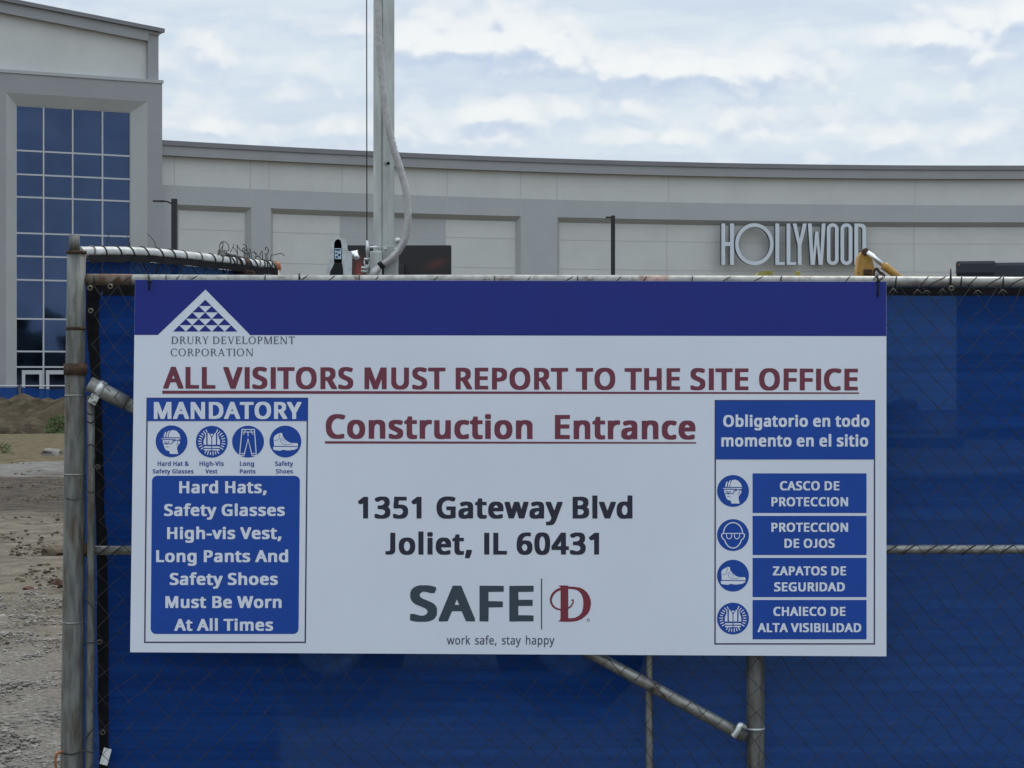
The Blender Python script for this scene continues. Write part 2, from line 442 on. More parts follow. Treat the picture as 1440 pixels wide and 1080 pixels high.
# letter outlines for the sign, 1/400 em: character -> (advance, contours)
FONT = {}
FONT['bold'] = {
 ' ': (83, []),
 '&': (247, [[(248,-7),(243,-9),(185,-9),(181,-7),(166,6),(146,-4),(122,-11),(69,-12),(50,-9),(38,-5),(27,1),(16,10),(9,21),(4,34),(2,48),(2,73),(6,91),(13,103),(22,114),(42,130),(27,155),(23,175),(24,198),(26,207),(31,218),(40,228),(53,235),(69,240),(116,241),(139,236),(149,230),(157,223),(163,215),(167,200),(168,172),(167,163),(157,144),(133,121),(165,90),(177,122),(229,123),(235,122),(235,107),(230,88),(220,65),(210,46),(248,8)], [(126,45),(82,89),(72,82),(65,70),(62,60),(66,48),(74,39),(85,33),(92,31),(104,34)], [(93,161),(103,170),(109,182),(105,192),(97,198),(87,192),(82,182),(86,171)]]),
 ',': (98, [[(-1,-49),(-2,-33),(14,45),(20,46),(69,46),(74,45),(77,40),(76,23),(67,-6),(49,-48),(43,-50)]]),
 '-': (115, [[(-2,106),(4,108),(105,107),(105,67),(100,65),(-1,66)]]),
 '0': (195, [[(55,238),(73,241),(109,241),(133,236),(148,227),(159,217),(168,202),(175,183),(180,163),(182,139),(182,88),(177,51),(170,29),(157,10),(143,-2),(128,-9),(110,-12),(73,-12),(50,-7),(38,0),(25,12),(16,27),(9,43),(3,69),(1,97),(1,145),(6,177),(12,197),(23,217),(35,229)], [(92,198),(82,193),(76,187),(66,170),(61,147),(59,115),(61,82),(66,60),(76,42),(82,36),(92,31),(100,35),(107,42),(116,58),(122,83),(124,115),(121,151),(116,171),(106,188)]]),
 '1': (195, [[(127,-8),(77,-9),(72,-7),(71,163),(57,154),(33,153),(28,155),(14,173),(15,189),(77,237),(123,237),(129,235),(129,-5)]]),
 '3': (195, [[(1,1),(-1,4),(0,43),(25,44),(60,33),(75,30),(85,31),(98,35),(109,42),(117,54),(120,65),(118,73),(113,82),(100,91),(81,96),(39,98),(35,98),(34,100),(35,137),(40,139),(77,140),(88,143),(99,150),(109,161),(114,173),(108,187),(97,196),(84,199),(67,194),(45,181),(16,181),(1,201),(1,216),(13,225),(30,233),(63,241),(117,240),(132,237),(148,230),(157,223),(164,214),(169,205),(173,188),(173,162),(170,147),(162,133),(150,122),(162,114),(169,107),(175,97),(179,87),(180,49),(177,37),(171,22),(159,8),(148,1),(133,-6),(107,-11),(45,-11),(20,-7)]]),
 '4': (195, [[(158,238),(159,87),(187,86),(191,85),(192,83),(192,45),(187,43),(159,42),(158,-7),(153,-9),(102,-8),(100,43),(-7,44),(-8,84),(100,238),(105,239)], [(101,142),(62,87),(101,87)]]),
 '5': (195, [[(163,237),(163,195),(74,194),(70,150),(106,149),(133,145),(153,135),(166,123),(176,107),(180,89),(179,52),(175,36),(169,23),(155,7),(145,0),(127,-7),(112,-11),(100,-12),(50,-11),(25,-7),(8,0),(5,3),(6,44),(31,45),(57,35),(75,31),(83,31),(98,36),(107,42),(115,52),(121,68),(120,77),(114,90),(108,97),(97,104),(79,108),(52,103),(29,103),(24,105),(11,113),(11,130),(20,236),(25,238)]]),
 '6': (195, [[(135,-8),(115,-12),(77,-12),(50,-5),(34,5),(22,18),(13,33),(6,53),(3,83),(3,115),(6,148),(13,177),(24,199),(37,215),(57,230),(78,237),(107,241),(138,241),(155,240),(164,238),(166,236),(165,198),(139,197),(123,200),(103,195),(92,188),(81,178),(73,166),(68,151),(68,150),(81,152),(112,152),(141,148),(151,144),(162,136),(170,127),(179,112),(183,92),(184,68),(182,50),(178,33),(172,20),(161,7),(147,-3)], [(96,31),(108,37),(116,45),(121,54),(125,71),(122,87),(115,100),(107,107),(97,111),(88,109),(75,101),(67,91),(62,78),(66,60),(74,46),(83,37)]]),
 'A': (217, [[(-15,-7),(-14,10),(75,237),(80,239),(130,238),(218,12),(219,7),(219,-7),(213,-9),(161,-8),(133,62),(73,62),(70,60),(43,-8),(-9,-9)], [(102,144),(88,106),(117,105)]]),
 'B': (221, [[(17,237),(123,238),(137,236),(154,233),(169,228),(180,222),(189,213),(194,204),(198,189),(198,156),(192,137),(178,122),(191,112),(202,98),(206,79),(206,52),(204,37),(199,26),(192,17),(182,7),(170,0),(158,-4),(132,-9),(22,-9),(17,-7)], [(76,33),(113,34),(125,38),(132,43),(140,52),(145,67),(142,77),(137,85),(128,92),(112,97),(76,98)], [(75,141),(109,141),(119,144),(127,148),(135,157),(138,168),(133,182),(126,188),(112,194),(94,196),(76,195)]]),
 'C': (215, [[(207,227),(207,210),(195,187),(170,186),(142,195),(129,197),(112,193),(95,183),(83,170),(73,153),(68,137),(65,115),(68,91),(74,73),(81,59),(92,47),(109,36),(130,31),(173,40),(198,39),(198,-2),(178,-8),(159,-11),(104,-12),(74,-7),(61,-2),(48,6),(34,18),(19,38),(10,62),(6,85),(4,127),(7,152),(15,179),(27,199),(43,217),(57,227),(78,235),(99,240),(115,241),(162,240),(187,235)]]),
 'D': (246, [[(17,-8),(17,236),(22,238),(133,237),(163,230),(176,225),(190,216),(206,200),(218,181),(225,164),(229,138),(229,96),(226,74),(218,49),(207,31),(195,19),(182,10),(163,0),(147,-4),(116,-9)], [(76,34),(92,34),(110,36),(123,41),(137,48),(147,56),(157,69),(166,93),(169,111),(168,127),(165,143),(158,160),(151,170),(140,181),(125,189),(113,193),(93,196),(75,195)]]),
 'E': (190, [[(173,-8),(22,-9),(17,-7),(17,237),(168,238),(174,236),(173,196),(77,195),(75,193),(76,141),(163,141),(167,140),(168,137),(167,99),(75,98),(75,35),(173,33)]]),
 'F': (178, [[(17,-8),(17,236),(22,238),(173,237),(173,196),(77,195),(75,193),(75,132),(167,130),(168,90),(163,89),(76,88),(75,-7),(69,-9)]]),
 'G': (246, [[(224,1),(200,-6),(167,-11),(101,-11),(82,-8),(60,0),(46,8),(33,20),(20,39),(10,63),(5,91),(4,128),(8,153),(15,177),(25,194),(42,213),(59,225),(74,232),(89,237),(113,241),(172,240),(198,235),(221,227),(221,210),(210,186),(185,185),(149,196),(135,197),(114,192),(97,183),(84,171),(74,154),(67,132),(65,111),(71,79),(78,65),(87,53),(101,41),(113,36),(127,32),(144,31),(165,36),(165,85),(117,87),(116,128),(122,129),(224,128)]]),
 'H': (250, [[(17,-8),(17,236),(22,237),(69,238),(75,236),(76,141),(160,141),(162,143),(163,236),(168,238),(220,237),(221,-7),(216,-9),(168,-9),(163,-7),(162,98),(77,98),(75,96),(75,-7),(69,-9)]]),
 'I': (96, [[(18,-8),(77,-8),(77,237),(18,237)]]),
 'J': (140, [[(112,237),(113,234),(113,36),(109,20),(102,10),(95,3),(87,-2),(74,-6),(57,-9),(20,-9),(2,-5),(0,-3),(0,30),(5,31),(39,31),(48,37),(54,48),(55,236),(60,238)]]),
 'L': (180, [[(17,237),(70,237),(75,235),(75,35),(174,33),(174,-8),(22,-9),(17,-7)]]),
 'M': (303, [[(274,237),(274,-8),(222,-9),(217,-7),(216,109),(170,-8),(123,-9),(117,-7),(73,108),(72,-7),(67,-9),(22,-9),(17,-7),(17,237),(83,238),(89,236),(145,88),(203,236),(208,238)]]),
 'N': (256, [[(227,-8),(170,-9),(164,-7),(74,132),(72,118),(72,-7),(67,-9),(22,-9),(17,-7),(17,237),(74,238),(80,236),(170,97),(171,236),(177,238),(222,237),(227,236)]]),
 'O': (263, [[(47,7),(31,22),(19,38),(10,62),(6,85),(4,128),(7,153),(15,182),(27,203),(41,218),(55,228),(75,236),(98,241),(145,241),(158,240),(178,235),(201,224),(219,208),(231,191),(239,171),(245,143),(246,105),(244,77),(235,48),(224,27),(209,12),(196,2),(173,-7),(153,-11),(104,-12),(89,-10),(67,-4)], [(127,31),(142,35),(151,40),(162,48),(171,60),(177,72),(182,90),(185,107),(185,123),(179,152),(173,166),(165,178),(156,187),(144,193),(130,197),(122,197),(100,190),(92,184),(82,173),(75,160),(70,148),(65,115),(71,79),(78,63),(83,54),(93,44),(102,38),(117,33)]]),
 'P': (206, [[(17,-8),(17,236),(22,238),(117,237),(145,233),(165,224),(175,216),(182,208),(187,198),(191,186),(192,145),(190,132),(184,117),(169,100),(156,92),(145,87),(112,81),(76,80),(75,-7),(69,-9)], [(76,123),(97,124),(108,128),(120,134),(127,143),(132,156),(132,165),(125,179),(117,187),(97,194),(75,195)]]),
 'R': (212, [[(17,237),(119,238),(131,236),(159,229),(171,222),(181,212),(187,201),(192,185),(192,148),(191,140),(187,128),(179,116),(172,108),(155,97),(209,8),(208,-8),(147,-8),(92,84),(90,86),(77,86),(75,84),(75,-7),(69,-9),(22,-9),(17,-7)], [(76,128),(95,128),(107,131),(117,135),(124,142),(130,152),(132,163),(128,177),(121,186),(113,190),(102,194),(75,194)]]),
 'S': (188, [[(2,-1),(2,43),(28,44),(63,33),(83,31),(97,35),(107,41),(113,50),(116,58),(112,71),(101,81),(83,90),(41,108),(26,118),(15,130),(8,143),(4,158),(4,188),(7,200),(13,212),(22,222),(33,230),(49,237),(69,241),(108,241),(125,240),(148,235),(169,228),(171,225),(171,212),(161,187),(136,186),(110,194),(92,197),(83,195),(73,189),(68,183),(64,173),(69,161),(80,151),(140,124),(158,112),(167,101),(172,92),(176,79),(176,52),(174,35),(167,20),(157,8),(143,-1),(127,-7),(107,-11),(47,-11),(22,-7)]]),
 'T': (190, [[(114,-9),(65,-9),(60,-7),(60,194),(-11,196),(-11,237),(184,238),(190,236),(189,196),(119,194),(119,-6),(118,-8)]]),
 'U': (246, [[(15,237),(67,238),(72,236),(72,89),(74,73),(79,57),(88,45),(102,35),(117,31),(134,36),(147,45),(155,57),(160,71),(162,86),(162,236),(168,238),(215,237),(220,236),(220,62),(216,43),(209,28),(203,18),(191,7),(173,-4),(148,-11),(96,-12),(77,-9),(58,-3),(43,6),(32,18),(20,39),(16,53),(14,68)]]),
 'V': (204, [[(207,236),(207,219),(126,-7),(120,-9),(68,-8),(-14,219),(-15,236),(-9,238),(40,237),(45,236),(96,93),(147,236),(153,238),(202,237)]]),
 'W': (310, [[(-11,236),(-5,238),(44,237),(49,236),(82,112),(118,236),(124,238),(177,237),(217,110),(249,236),(255,238),(308,237),(309,219),(248,-7),(242,-9),(194,-9),(189,-7),(148,127),(109,-7),(103,-9),(55,-9),(50,-7),(-11,221)]]),
 'Y': (194, [[(66,-9),(62,-8),(61,-6),(61,80),(-14,219),(-14,236),(-8,238),(46,237),(91,153),(136,237),(195,237),(195,220),(120,81),(120,-7),(115,-9)]]),
 'Z': (195, [[(185,-8),(3,-9),(-3,-7),(-3,29),(106,193),(2,195),(2,237),(177,238),(182,236),(182,199),(74,35),(185,33)]]),
 'a': (192, [[(168,-8),(123,-9),(119,-8),(117,-5),(90,-12),(50,-12),(28,-7),(18,-1),(11,5),(3,18),(0,32),(1,66),(5,78),(10,86),(22,97),(40,105),(70,111),(108,112),(111,113),(109,124),(105,132),(98,139),(90,142),(53,130),(28,131),(19,152),(20,168),(39,177),(60,182),(76,184),(109,184),(139,178),(150,172),(158,164),(165,150),(169,134)], [(111,74),(85,71),(68,62),(60,49),(61,43),(64,37),(70,33),(77,30),(95,38),(103,46),(107,54),(111,67)]]),
 'b': (209, [[(13,252),(65,253),(70,251),(71,180),(94,184),(123,184),(143,180),(157,175),(167,168),(182,150),(190,132),(194,113),(194,66),(193,55),(188,34),(180,18),(169,5),(158,-3),(147,-8),(128,-12),(89,-12),(64,-6),(57,-9),(18,-9),(13,-7)], [(103,30),(118,38),(127,50),(134,71),(135,92),(132,108),(125,125),(117,135),(103,141),(89,136),(80,126),(73,109),(71,83),(74,62),(81,45),(90,35)]]),
 'c': (166, [[(158,174),(159,159),(150,135),(145,134),(123,134),(98,141),(85,136),(77,129),(70,119),(65,105),(62,86),(64,70),(69,54),(75,44),(87,34),(98,31),(130,40),(155,39),(155,-2),(140,-8),(125,-11),(77,-12),(50,-6),(33,3),(22,13),(14,25),(7,42),(3,62),(3,99),(5,121),(10,138),(19,154),(28,164),(42,174),(57,180),(73,183),(120,184),(144,179)]]),
 'd': (209, [[(184,252),(185,-7),(180,-9),(138,-9),(131,-6),(108,-12),(70,-12),(50,-8),(40,-4),(30,4),(15,21),(8,38),(4,57),(2,72),(3,110),(8,133),(15,150),(24,162),(32,169),(53,180),(71,184),(108,184),(127,181),(127,251),(133,253)], [(94,142),(82,136),(72,124),(65,105),(62,85),(65,65),(72,47),(83,35),(95,30),(110,36),(119,47),(126,67),(127,88),(123,112),(117,127),(108,136)]]),
 'e': (193, [[(43,175),(57,180),(74,184),(118,183),(133,180),(145,174),(154,168),(165,157),(174,140),(179,120),(178,73),(66,72),(64,70),(68,58),(76,44),(85,37),(97,31),(103,30),(116,32),(145,41),(171,40),(172,3),(170,0),(153,-7),(131,-11),(75,-11),(59,-8),(42,-1),(30,8),(20,18),(10,35),(4,55),(2,72),(4,112),(10,137),(18,151),(31,166)], [(66,113),(118,113),(115,123),(109,132),(101,139),(93,142),(85,139),(77,132),(70,123)]]),
 'f': (122, [[(22,-8),(20,-5),(20,140),(18,141),(-5,141),(-10,143),(-10,171),(20,181),(21,205),(25,223),(32,235),(45,247),(58,252),(77,254),(114,254),(138,248),(139,233),(132,210),(127,209),(106,209),(93,211),(85,205),(80,192),(79,181),(116,181),(121,179),(121,145),(120,142),(117,141),(78,140),(78,-7),(72,-9)]]),
 'g': (209, [[(184,180),(185,-18),(182,-38),(174,-56),(165,-67),(153,-76),(138,-82),(121,-85),(60,-85),(37,-81),(18,-75),(16,-72),(17,-32),(42,-31),(68,-40),(92,-44),(105,-40),(116,-31),(123,-21),(126,-10),(125,-9),(107,-12),(70,-12),(58,-10),(44,-5),(35,0),(19,16),(12,28),(7,42),(2,72),(3,100),(5,121),(9,135),(17,152),(26,163),(40,175),(51,180),(65,183),(107,184),(132,178),(138,181)], [(93,141),(80,134),(71,122),(64,102),(62,85),(66,61),(72,47),(81,36),(95,30),(108,35),(119,47),(125,62),(128,84),(125,107),(118,125),(108,135)]]),
 'h': (210, [[(13,252),(65,253),(70,251),(71,180),(94,184),(138,182),(152,179),(163,174),(171,168),(177,160),(184,145),(187,123),(187,-8),(135,-9),(130,-7),(129,113),(126,123),(121,132),(113,139),(105,142),(93,138),(85,132),(78,123),(73,109),(71,91),(70,-7),(65,-9),(18,-9),(13,-7)]]),
 'i': (95, [[(14,-8),(12,-5),(13,178),(18,181),(69,180),(71,177),(71,-7),(65,-9)], [(12,235),(18,242),(27,245),(56,245),(66,242),(70,237),(73,230),(73,208),(71,201),(65,195),(57,192),(27,192),(17,195),(13,200),(10,207),(10,230)]]),
 'l': (95, [[(17,252),(65,252),(71,250),(71,-5),(70,-8),(66,-9),(18,-9),(13,-7),(12,249),(13,252)]]),
 'm': (312, [[(288,-7),(283,-9),(237,-9),(232,-7),(231,113),(227,125),(223,132),(217,139),(209,141),(200,138),(193,132),(185,120),(181,108),(179,91),(179,-7),(173,-9),(123,-8),(121,112),(118,125),(114,132),(107,139),(100,141),(90,137),(82,130),(77,122),(73,110),(71,92),(70,-7),(65,-9),(13,-8),(13,179),(18,181),(59,181),(66,178),(87,184),(126,184),(146,180),(162,172),(173,178),(192,183),(235,184),(255,180),(268,174),(280,160),(286,146),(288,136)]]),
 'n': (210, [[(187,-8),(135,-9),(130,-7),(129,113),(126,123),(121,132),(113,139),(105,142),(92,137),(84,131),(77,119),(73,106),(71,91),(70,-7),(65,-9),(18,-9),(13,-7),(13,180),(60,181),(67,178),(90,184),(131,184),(156,178),(165,173),(175,164),(184,148),(187,131)]]),
 'o': (206, [[(32,167),(48,177),(72,183),(117,184),(133,181),(148,175),(160,168),(172,157),(182,141),(189,121),(192,100),(192,72),(189,52),(182,31),(172,15),(162,5),(147,-5),(132,-9),(116,-12),(78,-12),(60,-9),(48,-4),(33,5),(23,15),(12,32),(5,52),(3,72),(3,100),(6,123),(10,138),(19,154)], [(97,141),(82,135),(72,124),(66,110),(62,86),(66,63),(71,50),(82,37),(97,30),(112,37),(124,50),(130,70),(132,87),(129,107),(122,123),(113,134),(106,138)]]),
 'r': (144, [[(13,-8),(13,179),(18,181),(60,181),(65,180),(67,177),(77,181),(90,184),(128,184),(142,182),(142,163),(139,140),(134,139),(108,139),(102,137),(93,132),(84,124),(75,110),(71,90),(70,-7),(65,-9)]]),
 's': (166, [[(3,-1),(3,41),(28,42),(58,31),(72,29),(86,33),(92,39),(95,44),(91,52),(83,57),(25,84),(9,97),(2,113),(1,140),(5,154),(10,163),(17,169),(31,177),(60,184),(110,183),(132,179),(150,172),(150,155),(140,133),(115,133),(78,142),(68,139),(60,131),(64,125),(73,119),(132,93),(148,78),(154,63),(154,37),(150,20),(143,8),(132,0),(122,-5),(92,-12),(35,-11),(18,-7)]]),
 't': (128, [[(122,-7),(99,-12),(62,-12),(51,-10),(39,-6),(30,0),(22,9),(18,17),(14,37),(14,140),(-10,143),(-10,170),(-8,172),(15,183),(27,219),(72,219),(73,181),(117,181),(122,179),(122,142),(74,141),(72,139),(73,59),(75,45),(80,36),(88,30),(99,32),(118,32),(123,31),(124,-4)]]),
 'u': (210, [[(12,180),(63,181),(68,179),(69,59),(72,48),(77,40),(82,35),(93,30),(106,35),(115,41),(121,50),(125,65),(127,79),(128,179),(133,181),(181,181),(186,179),(185,-8),(138,-9),(132,-6),(108,-12),(68,-12),(40,-5),(24,6),(15,21),(11,41)]]),
 'v': (175, [[(-15,179),(-10,181),(39,181),(45,179),(82,80),(118,179),(123,181),(172,181),(177,179),(177,161),(112,-8),(56,-9),(50,-7),(-14,160),(-15,165)]]),
 'w': (264, [[(263,180),(262,160),(215,-7),(153,-7),(126,79),(97,-7),(42,-8),(36,-7),(-11,163),(-10,180),(42,181),(47,180),(70,98),(97,180),(102,181),(156,180),(182,97),(205,180),(211,181),(258,181)]]),
 'y': (176, [[(-11,-83),(-11,-45),(-6,-43),(21,-44),(30,-39),(40,-28),(51,0),(-14,162),(-14,179),(-8,181),(40,181),(45,179),(83,83),(118,179),(124,181),(178,180),(179,164),(104,-34),(89,-61),(82,-69),(71,-78),(54,-84),(6,-86)]]),
}
FONT['light'] = {
 ' ': (132, []),
 ',': (91, [[(9,-45),(8,-38),(24,40),(27,41),(64,41),(67,35),(64,19),(53,-12),(39,-44)]]),
 'a': (185, [[(158,-3),(129,-3),(124,12),(111,1),(98,-4),(83,-7),(57,-7),(46,-5),(33,0),(25,6),(18,13),(11,32),(10,58),(15,73),(27,88),(40,97),(61,103),(85,106),(116,107),(121,109),(119,130),(113,139),(108,143),(97,147),(87,148),(73,145),(47,135),(39,135),(37,137),(29,157),(30,164),(47,172),(63,176),(83,179),(102,179),(129,174),(140,167),(148,159),(155,146),(159,130)], [(121,79),(102,79),(81,77),(61,69),(53,61),(49,50),(50,41),(54,33),(62,27),(74,24),(87,25),(105,33),(113,41),(117,50),(121,62)]]),
 'e': (186, [[(123,175),(135,170),(144,164),(155,152),(162,140),(166,128),(169,111),(169,78),(54,77),(53,73),(55,62),(61,47),(68,38),(79,30),(92,26),(116,26),(133,30),(152,36),(161,36),(162,6),(158,3),(143,-2),(124,-6),(88,-7),(69,-4),(52,3),(40,12),(30,23),(20,39),(15,56),(13,76),(13,103),(17,123),(25,142),(34,155),(45,165),(57,172),(82,179),(106,179)], [(54,108),(128,107),(129,111),(125,127),(118,138),(106,145),(92,148),(78,145),(67,137),(59,124)]]),
 'f': (115, [[(32,-4),(30,-1),(30,145),(1,147),(0,167),(30,177),(31,201),(35,219),(42,231),(54,242),(66,247),(83,249),(107,249),(128,244),(129,242),(129,237),(121,214),(112,214),(98,217),(89,218),(79,214),(71,203),(69,192),(68,176),(110,175),(111,148),(109,146),(68,145),(68,-2),(66,-4)]]),
 'h': (203, [[(23,247),(60,247),(61,165),(73,172),(91,177),(102,179),(127,178),(140,175),(153,170),(162,163),(169,154),(174,141),(177,118),(177,-3),(140,-3),(139,111),(138,121),(135,131),(127,141),(119,145),(107,148),(92,145),(78,139),(69,128),(64,116),(61,95),(60,-3),(23,-3)]]),
 'k': (176, [[(23,247),(58,247),(60,246),(60,106),(126,175),(168,175),(168,168),(164,164),(102,98),(172,5),(172,-3),(130,-3),(73,71),(60,59),(60,-3),(23,-3)]]),
 'o': (199, [[(52,170),(67,175),(84,179),(110,179),(123,177),(138,171),(150,164),(162,153),(171,139),(178,122),(181,104),(182,76),(179,57),(172,35),(165,23),(156,13),(143,3),(127,-4),(110,-7),(85,-7),(72,-5),(58,0),(43,10),(33,19),(25,32),(16,52),(13,68),(13,95),(16,119),(20,134),(29,149),(42,162)], [(101,24),(118,30),(127,36),(134,46),(141,67),(142,91),(139,113),(135,123),(129,133),(116,143),(95,147),(75,142),(62,128),(54,106),(52,82),(58,53),(68,37),(81,28),(93,24)]]),
 'p': (202, [[(23,-81),(23,175),(55,175),(58,162),(72,172),(91,178),(120,179),(141,174),(155,166),(168,153),(175,140),(182,121),(184,102),(184,70),(182,52),(175,32),(168,20),(156,7),(142,-1),(129,-6),(120,-7),(92,-6),(76,-2),(61,7),(60,-80)], [(107,24),(123,30),(134,42),(142,60),(146,87),(142,113),(133,132),(127,139),(118,144),(102,147),(82,142),(69,129),(62,107),(61,79),(65,53),(73,38),(79,32),(88,27)]]),
 'r': (137, [[(24,-4),(22,-1),(23,175),(55,175),(58,157),(72,169),(87,177),(97,179),(132,177),(132,167),(128,144),(106,146),(92,142),(83,137),(74,129),(65,114),(61,95),(60,-3)]]),
 's': (158, [[(13,3),(12,7),(13,37),(22,37),(38,30),(57,25),(78,24),(90,26),(98,30),(104,37),(106,45),(102,55),(93,62),(35,88),(19,101),(13,114),(11,135),(15,150),(20,158),(27,165),(41,173),(67,179),(107,177),(126,173),(140,167),(140,160),(130,138),(122,138),(92,147),(76,148),(58,144),(52,138),(49,132),(53,122),(59,117),(114,93),(126,86),(136,77),(141,68),(144,53),(143,32),(136,16),(130,9),(117,1),(102,-4),(85,-7),(42,-6),(28,-2)]]),
 't': (121, [[(112,-3),(92,-7),(69,-7),(55,-4),(39,5),(32,13),(28,21),(24,42),(24,145),(1,147),(0,165),(2,168),(25,178),(37,215),(62,214),(63,176),(110,176),(112,174),(112,147),(64,146),(62,144),(63,55),(65,40),(71,30),(82,25),(113,27),(114,0)]]),
 'w': (257, [[(253,175),(252,164),(205,-3),(163,-2),(126,117),(88,-2),(46,-2),(-1,167),(0,176),(35,176),(38,175),(69,57),(107,176),(147,175),(183,57),(215,175),(218,176)]]),
 'y': (168, [[(-1,-78),(-1,-49),(27,-49),(35,-47),(42,-42),(50,-31),(63,0),(-4,166),(-4,175),(35,175),(83,49),(128,174),(130,176),(168,175),(169,168),(94,-30),(82,-53),(67,-69),(49,-79),(38,-81),(13,-81)]]),
}
FONT['serif'] = {
 'I': (106, [[(98,280),(99,268),(79,267),(78,266),(77,15),(79,13),(99,12),(99,1),(13,0),(12,12),(32,13),(34,14),(34,265),(32,267),(12,268),(12,279)]]),
 'D': (293, [[(12,280),(128,280),(154,276),(177,269),(200,257),(215,246),(231,229),(247,207),(257,182),(263,157),(264,130),(258,100),(247,75),(231,51),(215,34),(185,15),(167,8),(148,3),(127,0),(12,1),(12,12),(32,13),(34,15),(34,266),(32,267),(12,268)], [(78,23),(132,23),(152,28),(165,35),(181,46),(198,65),(210,86),(216,104),(220,123),(221,150),(216,176),(209,195),(198,215),(181,234),(165,245),(144,254),(127,257),(78,257)]]),
 'P': (220, [[(13,0),(12,12),(32,13),(34,14),(34,265),(32,267),(12,268),(12,279),(118,280),(142,275),(160,267),(174,257),(183,247),(192,233),(197,220),(200,195),(197,180),(192,166),(174,143),(150,128),(125,121),(78,119),(78,14),(79,13),(99,12),(99,0)], [(78,143),(116,143),(126,145),(135,151),(143,158),(151,172),(157,196),(154,220),(149,232),(143,242),(135,249),(126,255),(116,257),(78,257)]]),
 'R': (252, [[(12,280),(117,280),(128,279),(144,274),(156,269),(176,252),(185,239),(191,226),(194,213),(192,192),(187,175),(178,162),(167,151),(152,140),(235,13),(256,12),(256,0),(201,0),(199,8),(119,129),(115,132),(79,132),(78,130),(78,14),(79,13),(99,12),(99,1),(12,1),(12,12),(32,13),(34,15),(34,266),(32,267),(12,268)], [(78,155),(115,154),(123,156),(133,163),(145,178),(151,199),(149,221),(141,240),(135,247),(126,254),(115,257),(78,257)]]),
 'E': (228, [[(12,280),(193,279),(192,224),(179,225),(178,257),(78,257),(78,161),(149,161),(150,179),(161,180),(162,118),(160,116),(150,117),(149,138),(78,138),(78,24),(80,22),(190,23),(198,67),(213,68),(214,65),(203,0),(12,1),(12,12),(32,13),(34,15),(34,266),(32,267),(12,268)]]),
 'L': (220, [[(13,280),(99,279),(99,268),(79,267),(78,266),(78,23),(192,23),(202,71),(217,72),(217,65),(203,0),(12,1),(12,12),(32,13),(34,15),(34,266),(32,267),(12,268)]]),
 'T': (244, [[(167,0),(80,1),(81,12),(100,13),(102,14),(102,257),(25,257),(26,221),(11,220),(7,280),(235,280),(229,220),(214,221),(217,257),(145,257),(145,14),(147,13),(167,12)]]),
 'N': (310, [[(8,279),(79,280),(239,37),(240,266),(238,267),(215,268),(214,278),(216,280),(282,279),(281,268),(264,267),(263,266),(262,0),(217,1),(63,233),(63,14),(64,13),(81,12),(82,1),(14,1),(15,12),(38,13),(40,14),(40,265),(38,267),(9,268)]]),
 'M': (350, [[(328,279),(328,268),(316,267),(315,265),(315,15),(316,13),(324,12),(324,0),(256,1),(257,12),(270,13),(272,14),(272,237),(183,11),(183,0),(143,1),(68,217),(56,13),(76,12),(76,1),(12,1),(12,12),(32,13),(34,14),(48,264),(47,267),(24,268),(24,280),(89,279),(172,40),(265,279)]]),
 'V': (285, [[(8,279),(88,279),(88,268),(77,267),(77,265),(150,45),(217,266),(215,267),(199,268),(198,279),(266,279),(265,268),(241,267),(239,266),(162,9),(163,0),(124,1),(37,266),(35,267),(9,268)]]),
 'A': (285, [[(118,280),(156,279),(247,14),(249,13),(271,12),(271,0),(192,0),(192,12),(206,13),(207,14),(182,87),(180,88),(85,88),(60,13),(78,12),(78,1),(10,1),(11,12),(35,13),(37,14),(120,265),(116,278)], [(132,232),(92,112),(173,111)]]),
 'Y': (261, [[(89,0),(89,12),(108,13),(110,14),(110,119),(35,267),(9,268),(8,279),(88,279),(88,268),(76,267),(75,266),(136,146),(198,266),(197,267),(179,268),(178,279),(246,280),(246,268),(222,267),(220,265),(153,136),(153,14),(155,13),(168,12),(168,1)]]),
 'U': (293, [[(19,280),(98,279),(98,268),(85,267),(83,266),(83,90),(82,88),(73,88),(73,85),(80,59),(95,38),(105,30),(119,22),(142,16),(156,16),(168,19),(182,25),(193,31),(204,42),(212,52),(219,68),(222,80),(224,88),(224,266),(222,267),(200,268),(199,279),(267,279),(266,268),(248,267),(246,266),(246,89),(241,87),(236,62),(226,41),(215,27),(195,10),(179,1),(160,-4),(141,-6),(122,-4),(102,2),(85,11),(67,27),(55,42),(45,63),(40,90),(40,266),(38,267),(19,268)]]),
 'O': (318, [[(152,286),(179,283),(203,275),(227,262),(248,243),(266,220),(277,198),(285,171),(288,145),(286,112),(278,85),(266,60),(249,37),(227,18),(203,5),(179,-3),(152,-6),(131,-4),(104,3),(85,13),(62,31),(43,52),(29,77),(20,107),(16,130),(17,158),(23,187),(36,216),(53,240),(76,261),(99,275),(125,283)], [(155,16),(175,20),(193,29),(205,38),(219,55),(232,77),(239,95),(243,115),(245,144),(242,172),(235,196),(227,213),(215,231),(200,246),(185,256),(168,262),(149,264),(131,260),(112,252),(97,239),(81,220),(71,202),(63,177),(59,151),(59,129),(62,110),(69,85),(80,62),(90,48),(106,33),(123,23),(139,18)]]),
 'C': (269, [[(248,280),(246,188),(233,189),(234,242),(214,232),(195,250),(177,259),(155,264),(131,260),(115,254),(102,244),(90,232),(78,215),(69,195),(63,173),(59,151),(59,130),(65,96),(71,78),(80,62),(97,41),(108,31),(123,22),(150,16),(165,18),(178,21),(200,34),(221,57),(252,42),(236,25),(217,11),(198,3),(177,-4),(153,-6),(131,-4),(107,2),(85,13),(66,27),(43,52),(28,79),(19,107),(16,128),(18,167),(26,195),(40,222),(53,240),(71,257),(91,270),(117,281),(150,286),(177,284),(209,273),(233,257),(235,279)]]),
 ' ': (100, []),
}


